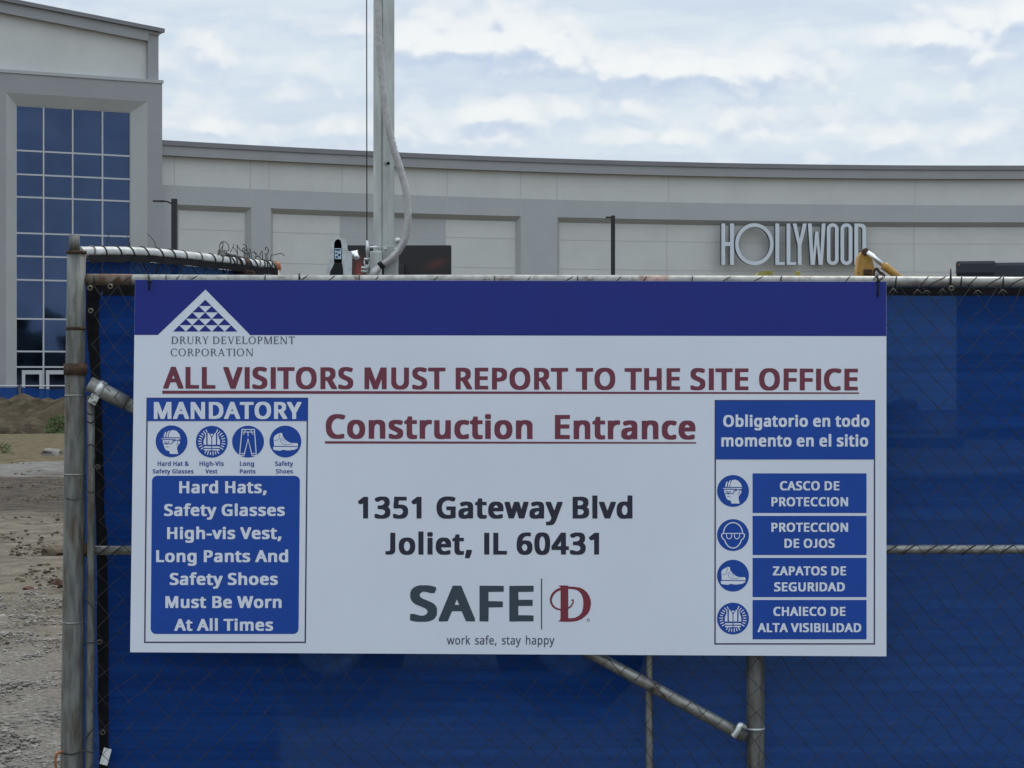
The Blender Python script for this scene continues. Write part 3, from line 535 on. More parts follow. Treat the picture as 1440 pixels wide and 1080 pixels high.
def fabric_mat():
    """blue woven windscreen: lets a little of what stands behind show through"""
    mt = bpy.data.materials.new('blue_windscreen')
    mt.use_nodes = True
    t = mt.node_tree
    N = NT(t)
    b = t.nodes['Principled BSDF']
    g = N.n('ShaderNodeNewGeometry')
    mp = N.n('ShaderNodeMapping')
    mp.inputs['Scale'].default_value = (0.22, 1, 11)
    t.links.new(g.outputs['Position'], mp.inputs[0])
    f = N.ramp(N.noise(mp.outputs[0], 5.0, 6, 0.65), 0.3, 0.72)
    f2 = N.ramp(N.noise(g.outputs['Position'], 2.2, 5, 0.6), 0.35, 0.7)
    c = N.mix(f, (0.005, 0.037, 0.18), (0.010, 0.060, 0.255))
    c = N.mix(N.m('MULTIPLY', f2, 0.5), c, (0.014, 0.048, 0.17))
    # dusty scuffs, as a worn screen has
    f3 = N.ramp(N.noise(g.outputs['Position'], 6.0, 8, 0.7), 0.60, 0.78)
    c = N.mix(N.m('MULTIPLY', f3, 0.35), c, (0.06, 0.095, 0.20))
    t.links.new(c, b.inputs['Base Color'])
    b.inputs['Roughness'].default_value = 0.75
    b.inputs['Specular IOR Level'].default_value = 0.12
    bp = N.n('ShaderNodeBump')
    bp.inputs['Strength'].default_value = 0.5
    bp.inputs['Distance'].default_value = 0.006
    t.links.new(N.noise(mp.outputs[0], 40, 4, 0.6), bp.inputs['Height'])
    t.links.new(bp.outputs[0], b.inputs['Normal'])
    tl = N.n('ShaderNodeBsdfTranslucent')
    t.links.new(c, tl.inputs[0])
    tr = N.n('ShaderNodeBsdfTransparent')
    tr.inputs[0].default_value = (0.35, 0.6, 1.0, 1)
    m1 = N.n('ShaderNodeMixShader'); m1.inputs[0].default_value = 0.18
    t.links.new(b.outputs[0], m1.inputs[1]); t.links.new(tl.outputs[0], m1.inputs[2])
    m2 = N.n('ShaderNodeMixShader'); m2.inputs[0].default_value = 0.09
    t.links.new(m1.outputs[0], m2.inputs[1]); t.links.new(tr.outputs[0], m2.inputs[2])
    t.links.new(m2.outputs[0], t.nodes['Material Output'].inputs[0])
    return mt


M['fabric'] = fabric_mat()


def ground_mat():
    mt = bpy.data.materials.new('site_ground')
    mt.use_nodes = True
    t = mt.node_tree
    N = NT(t)
    b = t.nodes['Principled BSDF']
    b.inputs['Roughness'].default_value = 0.95
    b.inputs['Specular IOR Level'].default_value = 0.15
    g = N.n('ShaderNodeNewGeometry')
    s = N.n('ShaderNodeSeparateXYZ')
    t.links.new(g.outputs['Position'], s.inputs[0])
    Y = s.outputs[1]
    pos = g.outputs['Position']
    wob = N.m('MULTIPLY', N.m('SUBTRACT', N.noise(pos, 0.35, 5, 0.6), 0.5), 7.0)
    Yw = N.m('ADD', Y, N.m('MULTIPLY', wob, N.m('DIVIDE', Y, 30.0)))
    fine = N.ramp(N.noise(pos, 38, 4, 0.7), 0.3, 0.7)
    mid = N.ramp(N.noise(pos, 4.0, 7, 0.65), 0.35, 0.68)
    clump = N.ramp(N.noise(pos, 2.6, 8, 0.72, 0.4), 0.50, 0.62)
    gravel = N.mix(fine, (0.105, 0.094, 0.078), (0.28, 0.256, 0.218))
    gravel = N.mix(N.m('MULTIPLY', mid, 0.4), gravel, (0.19, 0.17, 0.145))
    sand = N.mix(mid, (0.098, 0.082, 0.058), (0.20, 0.174, 0.132))
    sand = N.mix(N.m('MULTIPLY', fine, 0.4), sand, (0.24, 0.215, 0.17))
    sand = N.mix(N.m('MULTIPLY', clump, 0.85), sand, (0.085, 0.068, 0.05))
    dark = N.mix(mid, (0.040, 0.033, 0.027), (0.105, 0.086, 0.064))
    strip = N.mix(mid, (0.13, 0.122, 0.11), (0.21, 0.198, 0.182))
    olive = N.mix(mid, (0.080, 0.064, 0.035), (0.15, 0.118, 0.068))
    c = N.mix(N.ramp(Yw, 10.6, 13.5), gravel, sand)
    c = N.mix(N.ramp(Yw, 22.0, 24.5), c, dark)
    c = N.mix(N.ramp(Yw, 32.6, 33.8), c, strip)
    c = N.mix(N.ramp(Yw, 36.0, 37.4), c, olive)
    t.links.new(c, b.inputs['Base Color'])
    bp = N.n('ShaderNodeBump')
    bp.inputs['Strength'].default_value = 0.9
    bp.inputs['Distance'].default_value = 0.03
    t.links.new(N.noise(pos, 26, 6, 0.7), bp.inputs['Height'])
    t.links.new(bp.outputs[0], b.inputs['Normal'])
    return mt


M['ground'] = ground_mat()
M['mound'] = mat('mound', (0.058, 0.046, 0.030), 0.95, spec=0.1, var=0.45, vscale=1.3, col2=(0.095, 0.076, 0.051), c2=(0.5, 0.66), c2scale=2.4, bump=0.9, bscale=5, bdist=0.1)
M['stone'] = mat('stone', (0.21, 0.197, 0.175), 0.9, spec=0.2, var=0.45, vscale=9, bump=0.4, bscale=60)
M['clod'] = mat('clod', (0.10, 0.078, 0.055), 0.95, spec=0.1, var=0.4, vscale=9, bump=0.6, bscale=40, bdist=0.01)
M['red_clod'] = mat('red_clod', (0.085, 0.042, 0.032), 0.9, spec=0.1, var=0.4, vscale=12, bump=0.6, bscale=40, bdist=0.01)
M['pale_rock'] = mat('pale_rock', (0.20, 0.19, 0.168), 0.9, spec=0.2, var=0.3, vscale=6, bump=0.5, bscale=30, bdist=0.01)
M['leaf'] = mat('leaf', (0.095, 0.135, 0.05), 0.7, spec=0.3, var=0.5, vscale=4)
M['wood_leaf'] = mat('wood_leaf', (0.07, 0.085, 0.07), 0.8, spec=0.2, var=0.4, vscale=0.3)


# ---------------------------------------------------------------- ground
rnd = random.Random(4)


def gz(x, y):
    base = 0.0
    if y > 58: base = -0.6 * min(1, (y - 58) / 6.0)
    a = 0.05 * noise.noise(Vector((x * 0.5, y * 0.35, 0))) + 0.035 * noise.noise(Vector((x * 2.1, y * 1.6, 4)))
    if 11 < y < 50: a += 0.03 * noise.noise(Vector((x * 4.2, y * 2.6, 9)))
    k = min(1, max(0, (y - 7.6) / 1.5))
    return base + a * (0.3 + 0.7 * k)


def grid_sheet(xs, ys, zf):
    mb = MB()
    n = len(xs)
    vs = [(x, y, zf(x, y)) for y in ys for x in xs]
    fs = [(j * n + i, j * n + i + 1, (j + 1) * n + i + 1, (j + 1) * n + i) for j in range(len(ys) - 1) for i in range(n - 1)]
    return mb.add(vs, fs, 0, True)


xs = [-2500, -900, -300, -120, -60, -40] + [-30 + i * 1.0 for i in range(20)] + [-10 + i * 0.35 for i in range(38)] + [4, 6, 9, 14, 20, 30, 60, 120, 300, 900, 2500]
ys = [-2500, -600, -160, -60, -20, -5, 0, 3] + [6 + i * 0.3 for i in range(40)] + [18.5 + i for i in range(50)] + [72, 80, 90, 100, 110, 125, 160, 300, 900, 2500]
grid_sheet(xs, ys, gz).build('ground', M['ground'], fix=False)['kind'] = 'structure'


# a heaped bank of excavated earth in front of the far blue screen
def mound_z(x, y):
    t = (y - 57.2) / 2.6
    h = max(0, 1 - t * t)
    n = noise.fractal(Vector((x * 0.8, y * 0.8, 1)), 0.75, 2.0, 7)
    return -0.35 + h * (1.0 + 0.12 * math.sin(x * 0.5 + 2)) + h * 0.42 * n


grid_sheet([-34 + i * 0.16 for i in range(280)], [54.4 + i * 0.16 for i in range(36)], mound_z).build('dirt_mound', M['mound'], fix=False)['kind'] = 'structure'


def stone_bm(r, seed, sub=1, sq=(1, 1, 0.65)):
    bm = bmesh.new()
    bmesh.ops.create_icosphere(bm, subdivisions=sub, radius=1)
    rr = random.Random(seed)
    ox = rr.uniform(0, 99)
    ang = rr.uniform(0, 6.28)
    for v in bm.verts:
        k = 1 + 0.45 * noise.noise(v.co * 1.3 + Vector((ox, 0, 0))) + rr.uniform(-.12, .12)
        p = v.co * k * r
        v.co = Vector((p.x * sq[0], p.y * sq[1], p.z * sq[2]))
        v.co.rotate(Quaternion((0, 0, 1), ang))
    return bm


def scatter(name, label, cat, m, count, r0, r1, ya, yb, seed, patch=None):
    mb = MB()
    rr = random.Random(seed)
    protos = []
    for i in range(10):
        bm = stone_bm(1, seed * 31 + i)
        bm.verts.index_update()
        protos.append(([v.co.copy() for v in bm.verts], [[v.index for v in f.verts] for f in bm.faces]))
        bm.free()
    for i in range(count):
        y = ya + (yb - ya) * rr.random() ** 1.3
        x = rr.uniform(-0.30 * y, -0.185 * y)
        if patch and noise.noise(Vector((x * patch, y * patch * 0.6, seed))) < 0.15: continue
        r = r0 + (r1 - r0) * rr.random() ** 2.5
        vs, fs = protos[i % 10]
        q = Quaternion((0, 0, 1), rr.uniform(0, 6.28))
        c = Vector((x, y, gz(x, y) + r * 0.2))
        mb.add([c + (q @ v) * r for v in vs], fs, 0, False)
    o = mb.build(name, m, fix=False)
    return tag(o, label, cat, kind='stuff')


scatter('gravel', 'loose grey gravel scattered over the site ground beside the left fence post', 'gravel', M['stone'], 11000, 0.004, 0.017, 7.6, 15, 3)
scatter('dirt_clods', 'brown clods of earth lying in patches on the sandy ground', 'dirt clods', M['clod'], 7000, 0.005, 0.026, 12, 36, 5, patch=1.3)

for (px, py, Y, r, m, nm, lb) in (
        (41, 829, 0, 0.050, 'red_clod', 'clod', 'reddish brown clod of earth on the tan dirt, left of its twin near the post'),
        (85, 829, 0, 0.052, 'red_clod', 'clod', 'reddish brown clod of earth touching the left side of the fence post in view'),
        (72, 641, 0, 0.17, 'pale_rock', 'rock', 'pale flat rock lying on the olive ground below the green weed'),
        (80, 781, 0, 0.10, 'clod', 'clod', 'dark brown clod of earth beside the fence post above the two red clods')):
    Y = EYE * F / (py - HY) * (0.985 if r > .2 else 1)
    p = P(px, py, Y)
    mb = MB()
    mb.from_bm(stone_bm(r, int(px * 7), 2, (1.15, 0.8, 0.55)), 0, Matrix.Translation(Vector((p.x, p.y, gz(p.x, p.y) + r * 0.2))))
    o = mb.build(nm, M[m])
    tag(o, lb, 'rock' if nm == 'rock' else 'clod')

# weeds on the mound
for (px, py, Y, hgt, n, lb) in ((82, 602, 55.0, 0.50, 520, 'bushy green weed growing on the dirt mound right beside the fence post'),
                                (6, 640, 41.0, 0.24, 260, 'low dull green weed on the olive ground at the left edge of the view')):
    p = P(px, py, Y)
    rr = random.Random(px)
    mb = MB()
    z0 = max(gz(p.x, Y), mound_z(p.x, Y)) - 0.03
    for i in range(n):
        a, q = rr.uniform(0, 6.28), rr.random()
        rad = hgt * 0.85 * math.sqrt(rr.random()) * (1 - 0.45 * q)
        c = Vector((p.x + math.cos(a) * rad, Y + math.sin(a) * rad * 0.6, z0 + hgt * q * (1.05 - 0.5 * rad / hgt)))
        d = Vector((rr.uniform(-1, 1), rr.uniform(-1, 1), rr.uniform(0.2, 1.6))).normalized() * hgt * rr.uniform(0.10, 0.2)
        s2 = d.cross(Vector((rr.uniform(-1, 1), rr.uniform(-1, 1), rr.uniform(-1, 1)))).normalized() * d.length * 0.28
        mb.add([c, c + d * 0.5 + s2, c + d, c + d * 0.5 - s2], [(0, 1, 2, 3)])
    w = thing('weed', lb, 'weed', (p.x, Y, z0))
    mb.build('foliage', M['leaf'], w, fix=False)
    mb = MB()
    for i in range(9):
        a = rr.uniform(0, 6.28)
        mb.tube([(p.x, Y, z0 - 0.02), (p.x + math.cos(a) * hgt * 0.2, Y + math.sin(a) * hgt * 0.15, z0 + hgt * 0.4), (p.x + math.cos(a) * hgt * 0.45, Y + math.sin(a) * hgt * 0.3, z0 + hgt * 0.75)], hgt * 0.012, 5)
    mb.build('stem', M['clod'], w)

# ---------------------------------------------------------------- the long curved building and its tower
def fd(x):
    return 124.1 - 0.0067 * (27 - x) ** 2 if x < 27 else 124.1


def fac(x, z, o=0.0):
    s = 0.0134 * (27 - x) if x < 27 else 0.0
    k = math.sqrt(1 + s * s)
    return Vector((x + s / k * o, fd(x) - o / k, z))


def fx(px):
    x = (px - 720) / F * 118
    for i in range(30):
        x = (px - 720) / F * fd(x)
    return x


def xsplit(a, b, step=1.6):
    n = max(1, int(math.ceil((b - a) / step)))
    return [a + (b - a) * i / n for i in range(n + 1)]


def sheet(mb, xa, xb, z0, z1, o, mi=0):
    xs = xsplit(xa, xb)
    vs = [fac(x, z, o) for x in xs for z in (z0, z1)]
    return mb.add(vs, [(2 * i, 2 * i + 2, 2 * i + 3, 2 * i + 1) for i in range(len(xs) - 1)], mi)


def slab(mb, xa, xb, z0, z1, o0, o1, mi=0):
    """bar following the curved wall, from offset o0 out to o1"""
    xs = xsplit(xa, xb)
    vs, fs = [], []
    for x in xs:
        vs += [fac(x, z0, o0), fac(x, z0, o1), fac(x, z1, o1), fac(x, z1, o0)]
    for i in range(len(xs) - 1):
        a, b = 4 * i, 4 * i + 4
        for k in range(4):
            k2 = (k + 1) % 4
            fs.append((a + k, b + k, b + k2, a + k2))
    fs += [(0, 1, 2, 3), tuple(4 * (len(xs) - 1) + k for k in (3, 2, 1, 0))]
    return mb.add(vs, fs, mi)


GB = -0.6                                 # ground level at the building
bld = thing('building', 'long pale grey curved warehouse style building with glazed entrance tower at its left end', 'building', (5, fd(5), GB))
XL, XR = -18.2, 62.0
Z_CORN, Z_BAND, Z_BAY = 12.66, 11.17, 10.2
BAYS = [(fx(248), fx(353.5)), (fx(380.5), fx(732.5)), (fx(783.5), 59.0)]
JX = [fx(q) for q in (245, 352, 378.5, 481, 629, 732, 783, 940, 1287)] + [39.0]
JV = 0.045

w = MB()
sheet(w, XL, XR, Z_BAND, Z_CORN + 0.3, 0, 0)
for x in JX:
    slab(w, x - JV / 2, x + JV / 2, Z_BAND + 0.01, Z_CORN, -0.02, 0.008, 1)
w.add([fac(XR, GB, 0), fac(XR, GB, -30), fac(XR, 13.0, -30), fac(XR, 13.0, 0)], [(0, 1, 2, 3)])
w.build('upper_wall', [M['wall_light'], M['joint']], bld, fix=False)
w = MB()
sheet(w, XL, XR, Z_BAY, Z_BAND, 0, 0)
prev = XL
for (a, b) in BAYS + [(XR, XR)]:
    if a > prev: sheet(w, prev, a, GB, Z_BAY, 0, 0)
    prev = b
for x in JX:
    slab(w, x - JV / 2, x + JV / 2, Z_BAY + 0.005, Z_BAND, -0.02, 0.008, 1)
w.build('grey_band', [M['wall_grey'], M['joint']], bld, fix=False)
REC, FT, FS = 0.30, 0.27, 0.22
HJ = [8.97, 7.35, 5.73, 4.11, 2.49]
for k, (a, b) in enumerate(BAYS):
    w = MB()
    segs = [(a + FS, b - FS, 0)]
    if k == 1:
        ga, gb = fx(481), fx(629)
        segs = [(a + FS, ga, 0), (ga, gb, 2), (gb, b - FS, 0)]
    for (p, q, mi) in segs:
        sheet(w, p, q, GB, Z_BAY - FT, -REC, mi)
    for z in HJ:
        slab(w, a + FS, b - FS, z - 0.02, z + 0.02, -REC - .02, -REC + 0.007, 1)
    for x in JX:
        if a + 1 < x < b - 1: slab(w, x - JV / 2, x + JV / 2, GB, Z_BAY - FT, -REC - 0.02, -REC + 0.010, 1)
    w.build('recessed_panel', [M['wall_light'], M['joint'], M['wall_grey']], bld, fix=False)
    w = MB()
    xs_ = xsplit(a, b)
    vs, fs = [], []
    for i, x in enumerate(xs_):
        xi = min(max(x, a + FS), b - FS)
        vs += [fac(x, Z_BAY, 0), fac(xi, Z_BAY - FT, -REC)]
    for i in range(len(xs_) - 1):
        fs.append((2 * i, 2 * i + 1, 2 * i + 3, 2 * i + 2))
    w.add(vs, fs)
    w.add([fac(a, Z_BAY, 0), fac(a, GB, 0), fac(a + FS, GB, -REC), fac(a + FS, Z_BAY - FT, -REC)], [(0, 1, 2, 3)])
    w.add([fac(b, Z_BAY, 0), fac(b, GB, 0), fac(b - FS, GB, -REC), fac(b - FS, Z_BAY - FT, -REC)], [(0, 1, 2, 3)])
    w.build('panel_frame', M['frame_grey'], bld, fix=False)
w = MB()
slab(w, XL + 0.12, XR, Z_CORN, 13.17, 0.0, 0.32)
w.build('cornice', M['trim_grey'], bld)
w = MB()
slab(w, XL + 0.12, XR, 13.172, 13.42, -0.4, 0.40)
w.build('coping', M['coping'], bld)
w = MB()
xs_ = xsplit(XL, XR, 4)
w.add([fac(x, 13.1, o) for x in xs_ for o in (-0.39, -30)], [(2 * i, 2 * i + 2, 2 * i + 3, 2 * i + 1) for i in range(len(xs_) - 1)])
w.add([fac(x, z, -30) for x in xs_ for z in (GB, 13.1)], [(2 * i, 2 * i + 2, 2 * i + 3, 2 * i + 1) for i in range(len(xs_) - 1)])
w.build('roof', M['coping'], bld, fix=False)
w = MB()   # low rooftop unit peeping over the coping
p = fac(fx(630), 13.42, -6)
w.bbox(p.x - 1.3, p.x + 3.6, p.y, p.y + 3, 13.1, 14.0, 0.05)
w.build('rooftop_unit', M['wall_light'], bld)

# tower: a flat plane continuing the curve
TR = Vector((-17.73, 109.5, 0))
TD = Vector((-1.0, -0.564, 0)).normalized()      # along the wall, to the left
TN = Vector((TD.y, -TD.x, 0)) * -1
if TN.y > 0: TN = -TN


def tow(u, z, o=0.0):
    """u metres left of the tower's right corner, z up, o out of the wall"""
    q = TR + TD * u + TN * o
    return Vector((q.x, q.y, z))


def tu(px):
    """u where the ray through column px meets the tower plane"""
    k = (px - 720) / F
    # (TRx + TDx u) = k (TRy + TDy u)
    return (k * TR.y - TR.x) / (TD.x - k * TD.y)


def tbar(mb, u0, u1, z0, z1, o0, o1, mi=0):
    c = [tow(u0, z0, o0), tow(u1, z0, o0), tow(u1, z0, o1), tow(u0, z0, o1), tow(u0, z1, o0), tow(u1, z1, o0), tow(u1, z1, o1), tow(u0, z1, o1)]
    return mb.hexa(c, mi)


def tz(px, py):
    d = (TR + TD * tu(px)).y
    return EYE + (HY - py) / F * d


UL = tu(-90)
u_w0, u_w1 = tu(186.5), tu(25)
z_w1 = tz(25, 147)
z_ledge = tz(100, 108.5)
PD = 0.28                                   # depth of the splayed surround
sp = 0.78                                   # its width
# upper storey, set back from the ledge, with a raked parapet
rk0, rk1 = tz(226, 40), tz(0, -5)


def rake(u): return rk0 + (rk1 - rk0) * u / tu(0)


w = MB()
US = tu(210)
w.add([tow(US, z_ledge, -0.42), tow(UL, z_ledge, -0.42), tow(UL, rake(UL) - .7, -0.42), tow(US, rake(US) - .72, -0.42)], [(0, 1, 2, 3)])
w.build('upper_wall', M['wall_light'], bld, fix=False)
w = MB()
w.hexa([tow(0.12, z_ledge, -0.2), tow(US, z_ledge, -0.2), tow(US, z_ledge, -0.8), tow(0.12, z_ledge, -0.8),
        tow(0.12, rake(0) - .35, -0.2), tow(US, rake(US) - .35, -0.2), tow(US, rake(US) - .35, -0.8), tow(0.12, rake(0) - .35, -0.8)])
w.build('corner_pier', M['trim_grey'], bld)
w = MB()
w.hexa([tow(US, rake(US) - .74, -0.1), tow(UL, rake(UL) - .74, -0.1), tow(UL, rake(UL) - .74, -0.9), tow(US, rake(US) - .74, -0.9),
        tow(US, rake(US) - .2, -0.1), tow(UL, rake(UL) - .2, -0.1), tow(UL, rake(UL) - .2, -0.9), tow(US, rake(US) - .2, -0.9)])
w.hexa([tow(0.1, rake(0) - .352, -0.12), tow(US, rake(US) - .352, -0.12), tow(US, rake(US) - .352, -0.9), tow(0.1, rake(0) - .352, -0.9),
        tow(0.1, rake(0) - .2, -0.12), tow(US, rake(US) - .2, -0.12), tow(US, rake(US) - .2, -0.9), tow(0.1, rake(0) - .2, -0.9)])
w.build('cornice', M['trim_grey'], bld)
w = MB()
w.hexa([tow(-.12, rake(0) - .198, 0.06), tow(UL, rake(UL) - .198, 0.06), tow(UL, rake(UL) - .198, -1), tow(-.12, rake(0) - .198, -1),
        tow(-.12, rake(0), 0.06), tow(UL, rake(UL), 0.06), tow(UL, rake(UL), -1), tow(-.12, rake(0), -1)])
w.build('coping', M['coping'], bld)
w = MB()   # flat face of the entrance block around the splayed surround
a0, a1, at = u_w0 - sp, u_w1 + sp * 0.75, z_w1 + sp * 0.72
for q in ([(0, GB), (a0, GB), (a0, z_ledge), (0, z_ledge)], [(a1, GB), (UL, GB), (UL, z_ledge), (a1, z_ledge)], [(a0, at), (a1, at), (a1, z_ledge), (a0, z_ledge)]):
    w.add([tow(u, z, 0) for u, z in q], [(0, 1, 2, 3)])
w.add([tow(0, GB, 0), tow(0, z_ledge, 0), tow(0, z_ledge, -20), tow(0, GB, -20)], [(0, 1, 2, 3)])
w.add([tow(0.12, z_ledge, -.8), tow(0.12, rake(0) - .3, -.8), tow(0.12, rake(0) - .3, -20), tow(0.12, z_ledge, -20)], [(0, 1, 2, 3)])
w.add([tow(UL, GB, 0), tow(UL, 19.5, 0), tow(UL, 19.5, -20), tow(UL, GB, -20)], [(0, 1, 2, 3)])
w.build('entrance_block', M['trim_grey'], bld, fix=False)
w = MB()
tbar(w, -0.06, UL, z_ledge, z_ledge + 0.16, -0.9, 0.05)
w.build('ledge', M['wall_grey'], bld)
w = MB()   # splayed surround
w.add([tow(a0, GB, 0), tow(u_w0, GB, -PD), tow(u_w0, z_w1, -PD), tow(a0, at, 0)], [(0, 1, 2, 3)])
w.add([tow(a1, GB, 0), tow(u_w1, GB, -PD), tow(u_w1, z_w1, -PD), tow(a1, at, 0)], [(0, 1, 2, 3)])
w.add([tow(a0, at, 0), tow(u_w0, z_w1, -PD), tow(u_w1, z_w1, -PD), tow(a1, at, 0)], [(0, 1, 2, 3)])
w.build('window_surround', M['wall_tower'], bld, fix=False)
rows = [tz(25, q) for q in (147, 210.5, 244, 276, 327, 359.5, 393, 448, 494, 516)]
cols = [u_w1, tu(64), tu(105), tu(147), u_w0]
win = MB()
GO = -PD - 0.10
for z in rows:
    tbar(win, u_w0, u_w1, z - 0.04, z + 0.04, GO + 0.012, GO + 0.07)
for u in cols:
    zs_ = [GB] + sorted(r for r in rows)
    for z0, z1 in zip(zs_[:-1], zs_[1:]):
        tbar(win, u - 0.038, u + 0.038, z0 + (0.04 if z0 > GB else 0), z1 - 0.04, GO + 0.011, GO + 0.068)
tbar(win, u_w0 - .02, u_w1 + .02, z_w1 + 0.045, z_w1 + .1, GO, -PD + 0.003)
win = win.build('window', M['mullion'], bld)
g = MB()
rr = random.Random(12)
cu_ = sorted(cols)
zz_ = sorted(rows + [GB])
for ua, ub in zip(cu_[:-1], cu_[1:]):
    for za, zb in zip(zz_[:-1], zz_[1:]):         # every pane sits a hair out of true
        t = [rr.uniform(-0.007, 0.007) for _ in range(3)]
        g.add([tow(ua, za, GO + t[0]), tow(ub, za, GO + t[1]), tow(ub, zb, GO + t[1] + t[2]), tow(ua, zb, GO + t[0] + t[2])], [(0, 1, 2, 3)])
g.build('glass', M['tinted_glass'], win, fix=False)
for (pa, pb) in ((33, 62), (67, 98)):
    d = MB()
    ua, ub, zt = tu(pa), tu(pb), rows[-1] - 0.16
    tbar(d, ua, ua - 0.16, GB, zt, GO + 0.08, GO + 0.14)
    tbar(d, ub, ub + 0.16, GB, zt, GO + 0.08, GO + 0.14)
    tbar(d, ua - 0.16, ub + 0.16, zt - 0.2, zt, GO + 0.08, GO + 0.14)
    dd = d.build('entrance_door', M['mullion'], bld)
    g = MB()
    tbar(g, ua - 0.16, ub + 0.16, GB, zt - 0.2, GO + 0.085, GO + 0.10)
    g.build('door_glass', M['tinted_glass'], dd)

# raised letters fixed to the wall
def letters():
    K = 4.966
    t = 25
    out = []

    def rc(x0, y0, x1, y1): return [(x0, y0), (x1, y0), (x1, y1), (x0, y1)]

    def stad(x0, x1, y0, y1, r, n=9):
        o = []
        for (cx, cy, a) in ((x1 - r, y1 - r, 0), (x0 + r, y1 - r, 90), (x0 + r, y0 + r, 180), (x1 - r, y0 + r, 270)):
            o += [(cx + r * math.cos(R(a + 90 * i / n)), cy + r * math.sin(R(a + 90 * i / n))) for i in range(n + 1)]
        return o
    T, B = 74, 362
    out.append([[(60, T), (86, T), (86, 203), (120, 203), (120, T), (147, T), (147, B), (120, B), (120, 230), (86, 230), (86, B), (60, B)]])
    out.append([ellipse(290, 218, 134, 146, 64), ellipse(290, 218, 110, 121, 64)])
    out.append([[(437, T), (464, T), (464, 343), (503, 343), (503, B), (437, B)]])
    out.append([[(516, T), (542, T), (542, 343), (583, 343), (583, B), (516, B)]])
    out.append([[(558, T), (585, T), (607, 180), (630, T), (656, T), (620, 225), (620, B), (594, B), (594, 225)]])
    out.append([[(665, T), (691, T), (702, 290), (716, 130), (738, 130), (752, 290), (762, T), (788, T), (768, B), (740, B), (727, 215), (713, B), (685, B)]])
    for a in (797, 893):
        out.append([stad(a, a + 82, T - 1, B + 1, 40), stad(a + t, a + 82 - t, T + 23, B - 23, 15)])
    out.append([[(990, T)] + [(1072 - 36 + 36 * math.sin(R(q)), T + 36 - 36 * math.cos(R(q))) for q in range(0, 91, 15)] +
                [(1072 - 36 + 36 * math.cos(R(q)), B - 36 + 36 * math.sin(R(q))) for q in range(0, 91, 15)] + [(990, B)],
                [(1016, T + 24), (1034, T + 24), (1046, T + 38), (1046, B - 38), (1034, B - 24), (1016, B - 24)]])
    return [[[(1000 + x / K, 300 + (y - (x - 60) * -0.0) / K) for x, y in c] for c in L] for L in out]


wsign = thing('wall_lettering', 'pale silver raised capital letters with one large round O on the building wall', 'wall sign', fac(fx(1114), 8.8, 0.1))
LN = letters()
for L in LN:
    vs, fs = fill2d([[(x, -y) for x, y in c] for c in L])
    # front, back and the returns
    def pos(p, o):
        X = fx(p[0])
        return fac(X, EYE + (HY - (-p[1])) / F * fd(X), o)
    mb = MB()
    mb.add([pos(v, 0.34) for v in vs], fs, 0)
    for c in L:
        n = len(c)
        q = [pos((x, -y), 0.34) for x, y in c] + [pos((x, -y), 0.06) for x, y in c]
        mb.add(q, [(i, (i + 1) % n, n + (i + 1) % n, n + i) for i in range(n)], 1)
    mb.build('letter', [M['letter_face'], M['letter_side']], wsign, fix=False)

# ---------------------------------------------------------------- far blue screen fence
far = thing('screen_fence', 'low blue screened fence running behind the dirt mound at far left', 'fence', (-16, 68, GB))
YF = 68.0
fxs = [-34 + i * 0.5 for i in range(84)]
mb = MB()
zt = lambda x: EYE - (546.5 - HY) / F * YF + 0.05 * math.sin(x * 1.9) * math.sin(x * 0.7)
nz = 6
mb.add([(x, YF + 0.08 * math.sin(x * 2.3 + j) , -0.62 + (zt(x) + 0.62) * j / (nz - 1)) for x in fxs for j in range(nz)],
       [(i * nz + j, (i + 1) * nz + j, (i + 1) * nz + j + 1, i * nz + j + 1) for i in range(len(fxs) - 1) for j in range(nz - 1)], 0, True)
mb.build('screen', M['fabric'], far, fix=False)
mb = MB()
mb.tube([(x, YF - 0.03, EYE - (542.5 - HY) / F * YF) for x in (-34, -20, 0, 8)], 0.022, 6)
mb.build('rail', M['mullion'], far)
for px in (28, -60, 120, 230, 330, 430):
    mb = MB()
    x = (px - 720) / F * YF
    mb.tube([(x, YF - 0.05, -0.7), (x, YF - 0.05, 1.16)], 0.05, 8)
    mb.build('post', M['dark_metal'], far)

# dark woodland far behind the viewer: only the tower's mirror glass sees it
mb = MB()
rr = random.Random(8)
for i in range(900):
    a = rr.uniform(R(-75), R(75)) + R(180)
    d = rr.uniform(190, 260)
    h = rr.uniform(3, 11)
    c = Vector((math.sin(a) * d, math.cos(a) * d, rr.uniform(0.15, 1.0) * h))
    bm = stone_bm(rr.uniform(2, 4.5), i, 1, (1, 1, 0.9))
    mb.from_bm(bm, 0, Matrix.Translation(c))
tag(mb.build('woodland', M['wood_leaf'], fix=False), 'dark far woodland mirrored in the lower panes of the glazed tower', 'woodland', kind='stuff')


# ---------------------------------------------------------------- front chain-link fence
FY = 7.0
fence = thing('chain_link_fence', 'weathered galvanized chain-link fence carrying the big white sign', 'fence', (0.3, FY, 0))


def px_tube(name, pts, rpx, m, parent, Y=FY, n=14, rs=None):
    mb = MB()
    w3 = [P(x, y, Y) for x, y in pts]
    k = Y / F
    mb.tube(w3, [q * k for q in rs] if rs else rpx * k, n)
    return mb.build(name, m, parent)


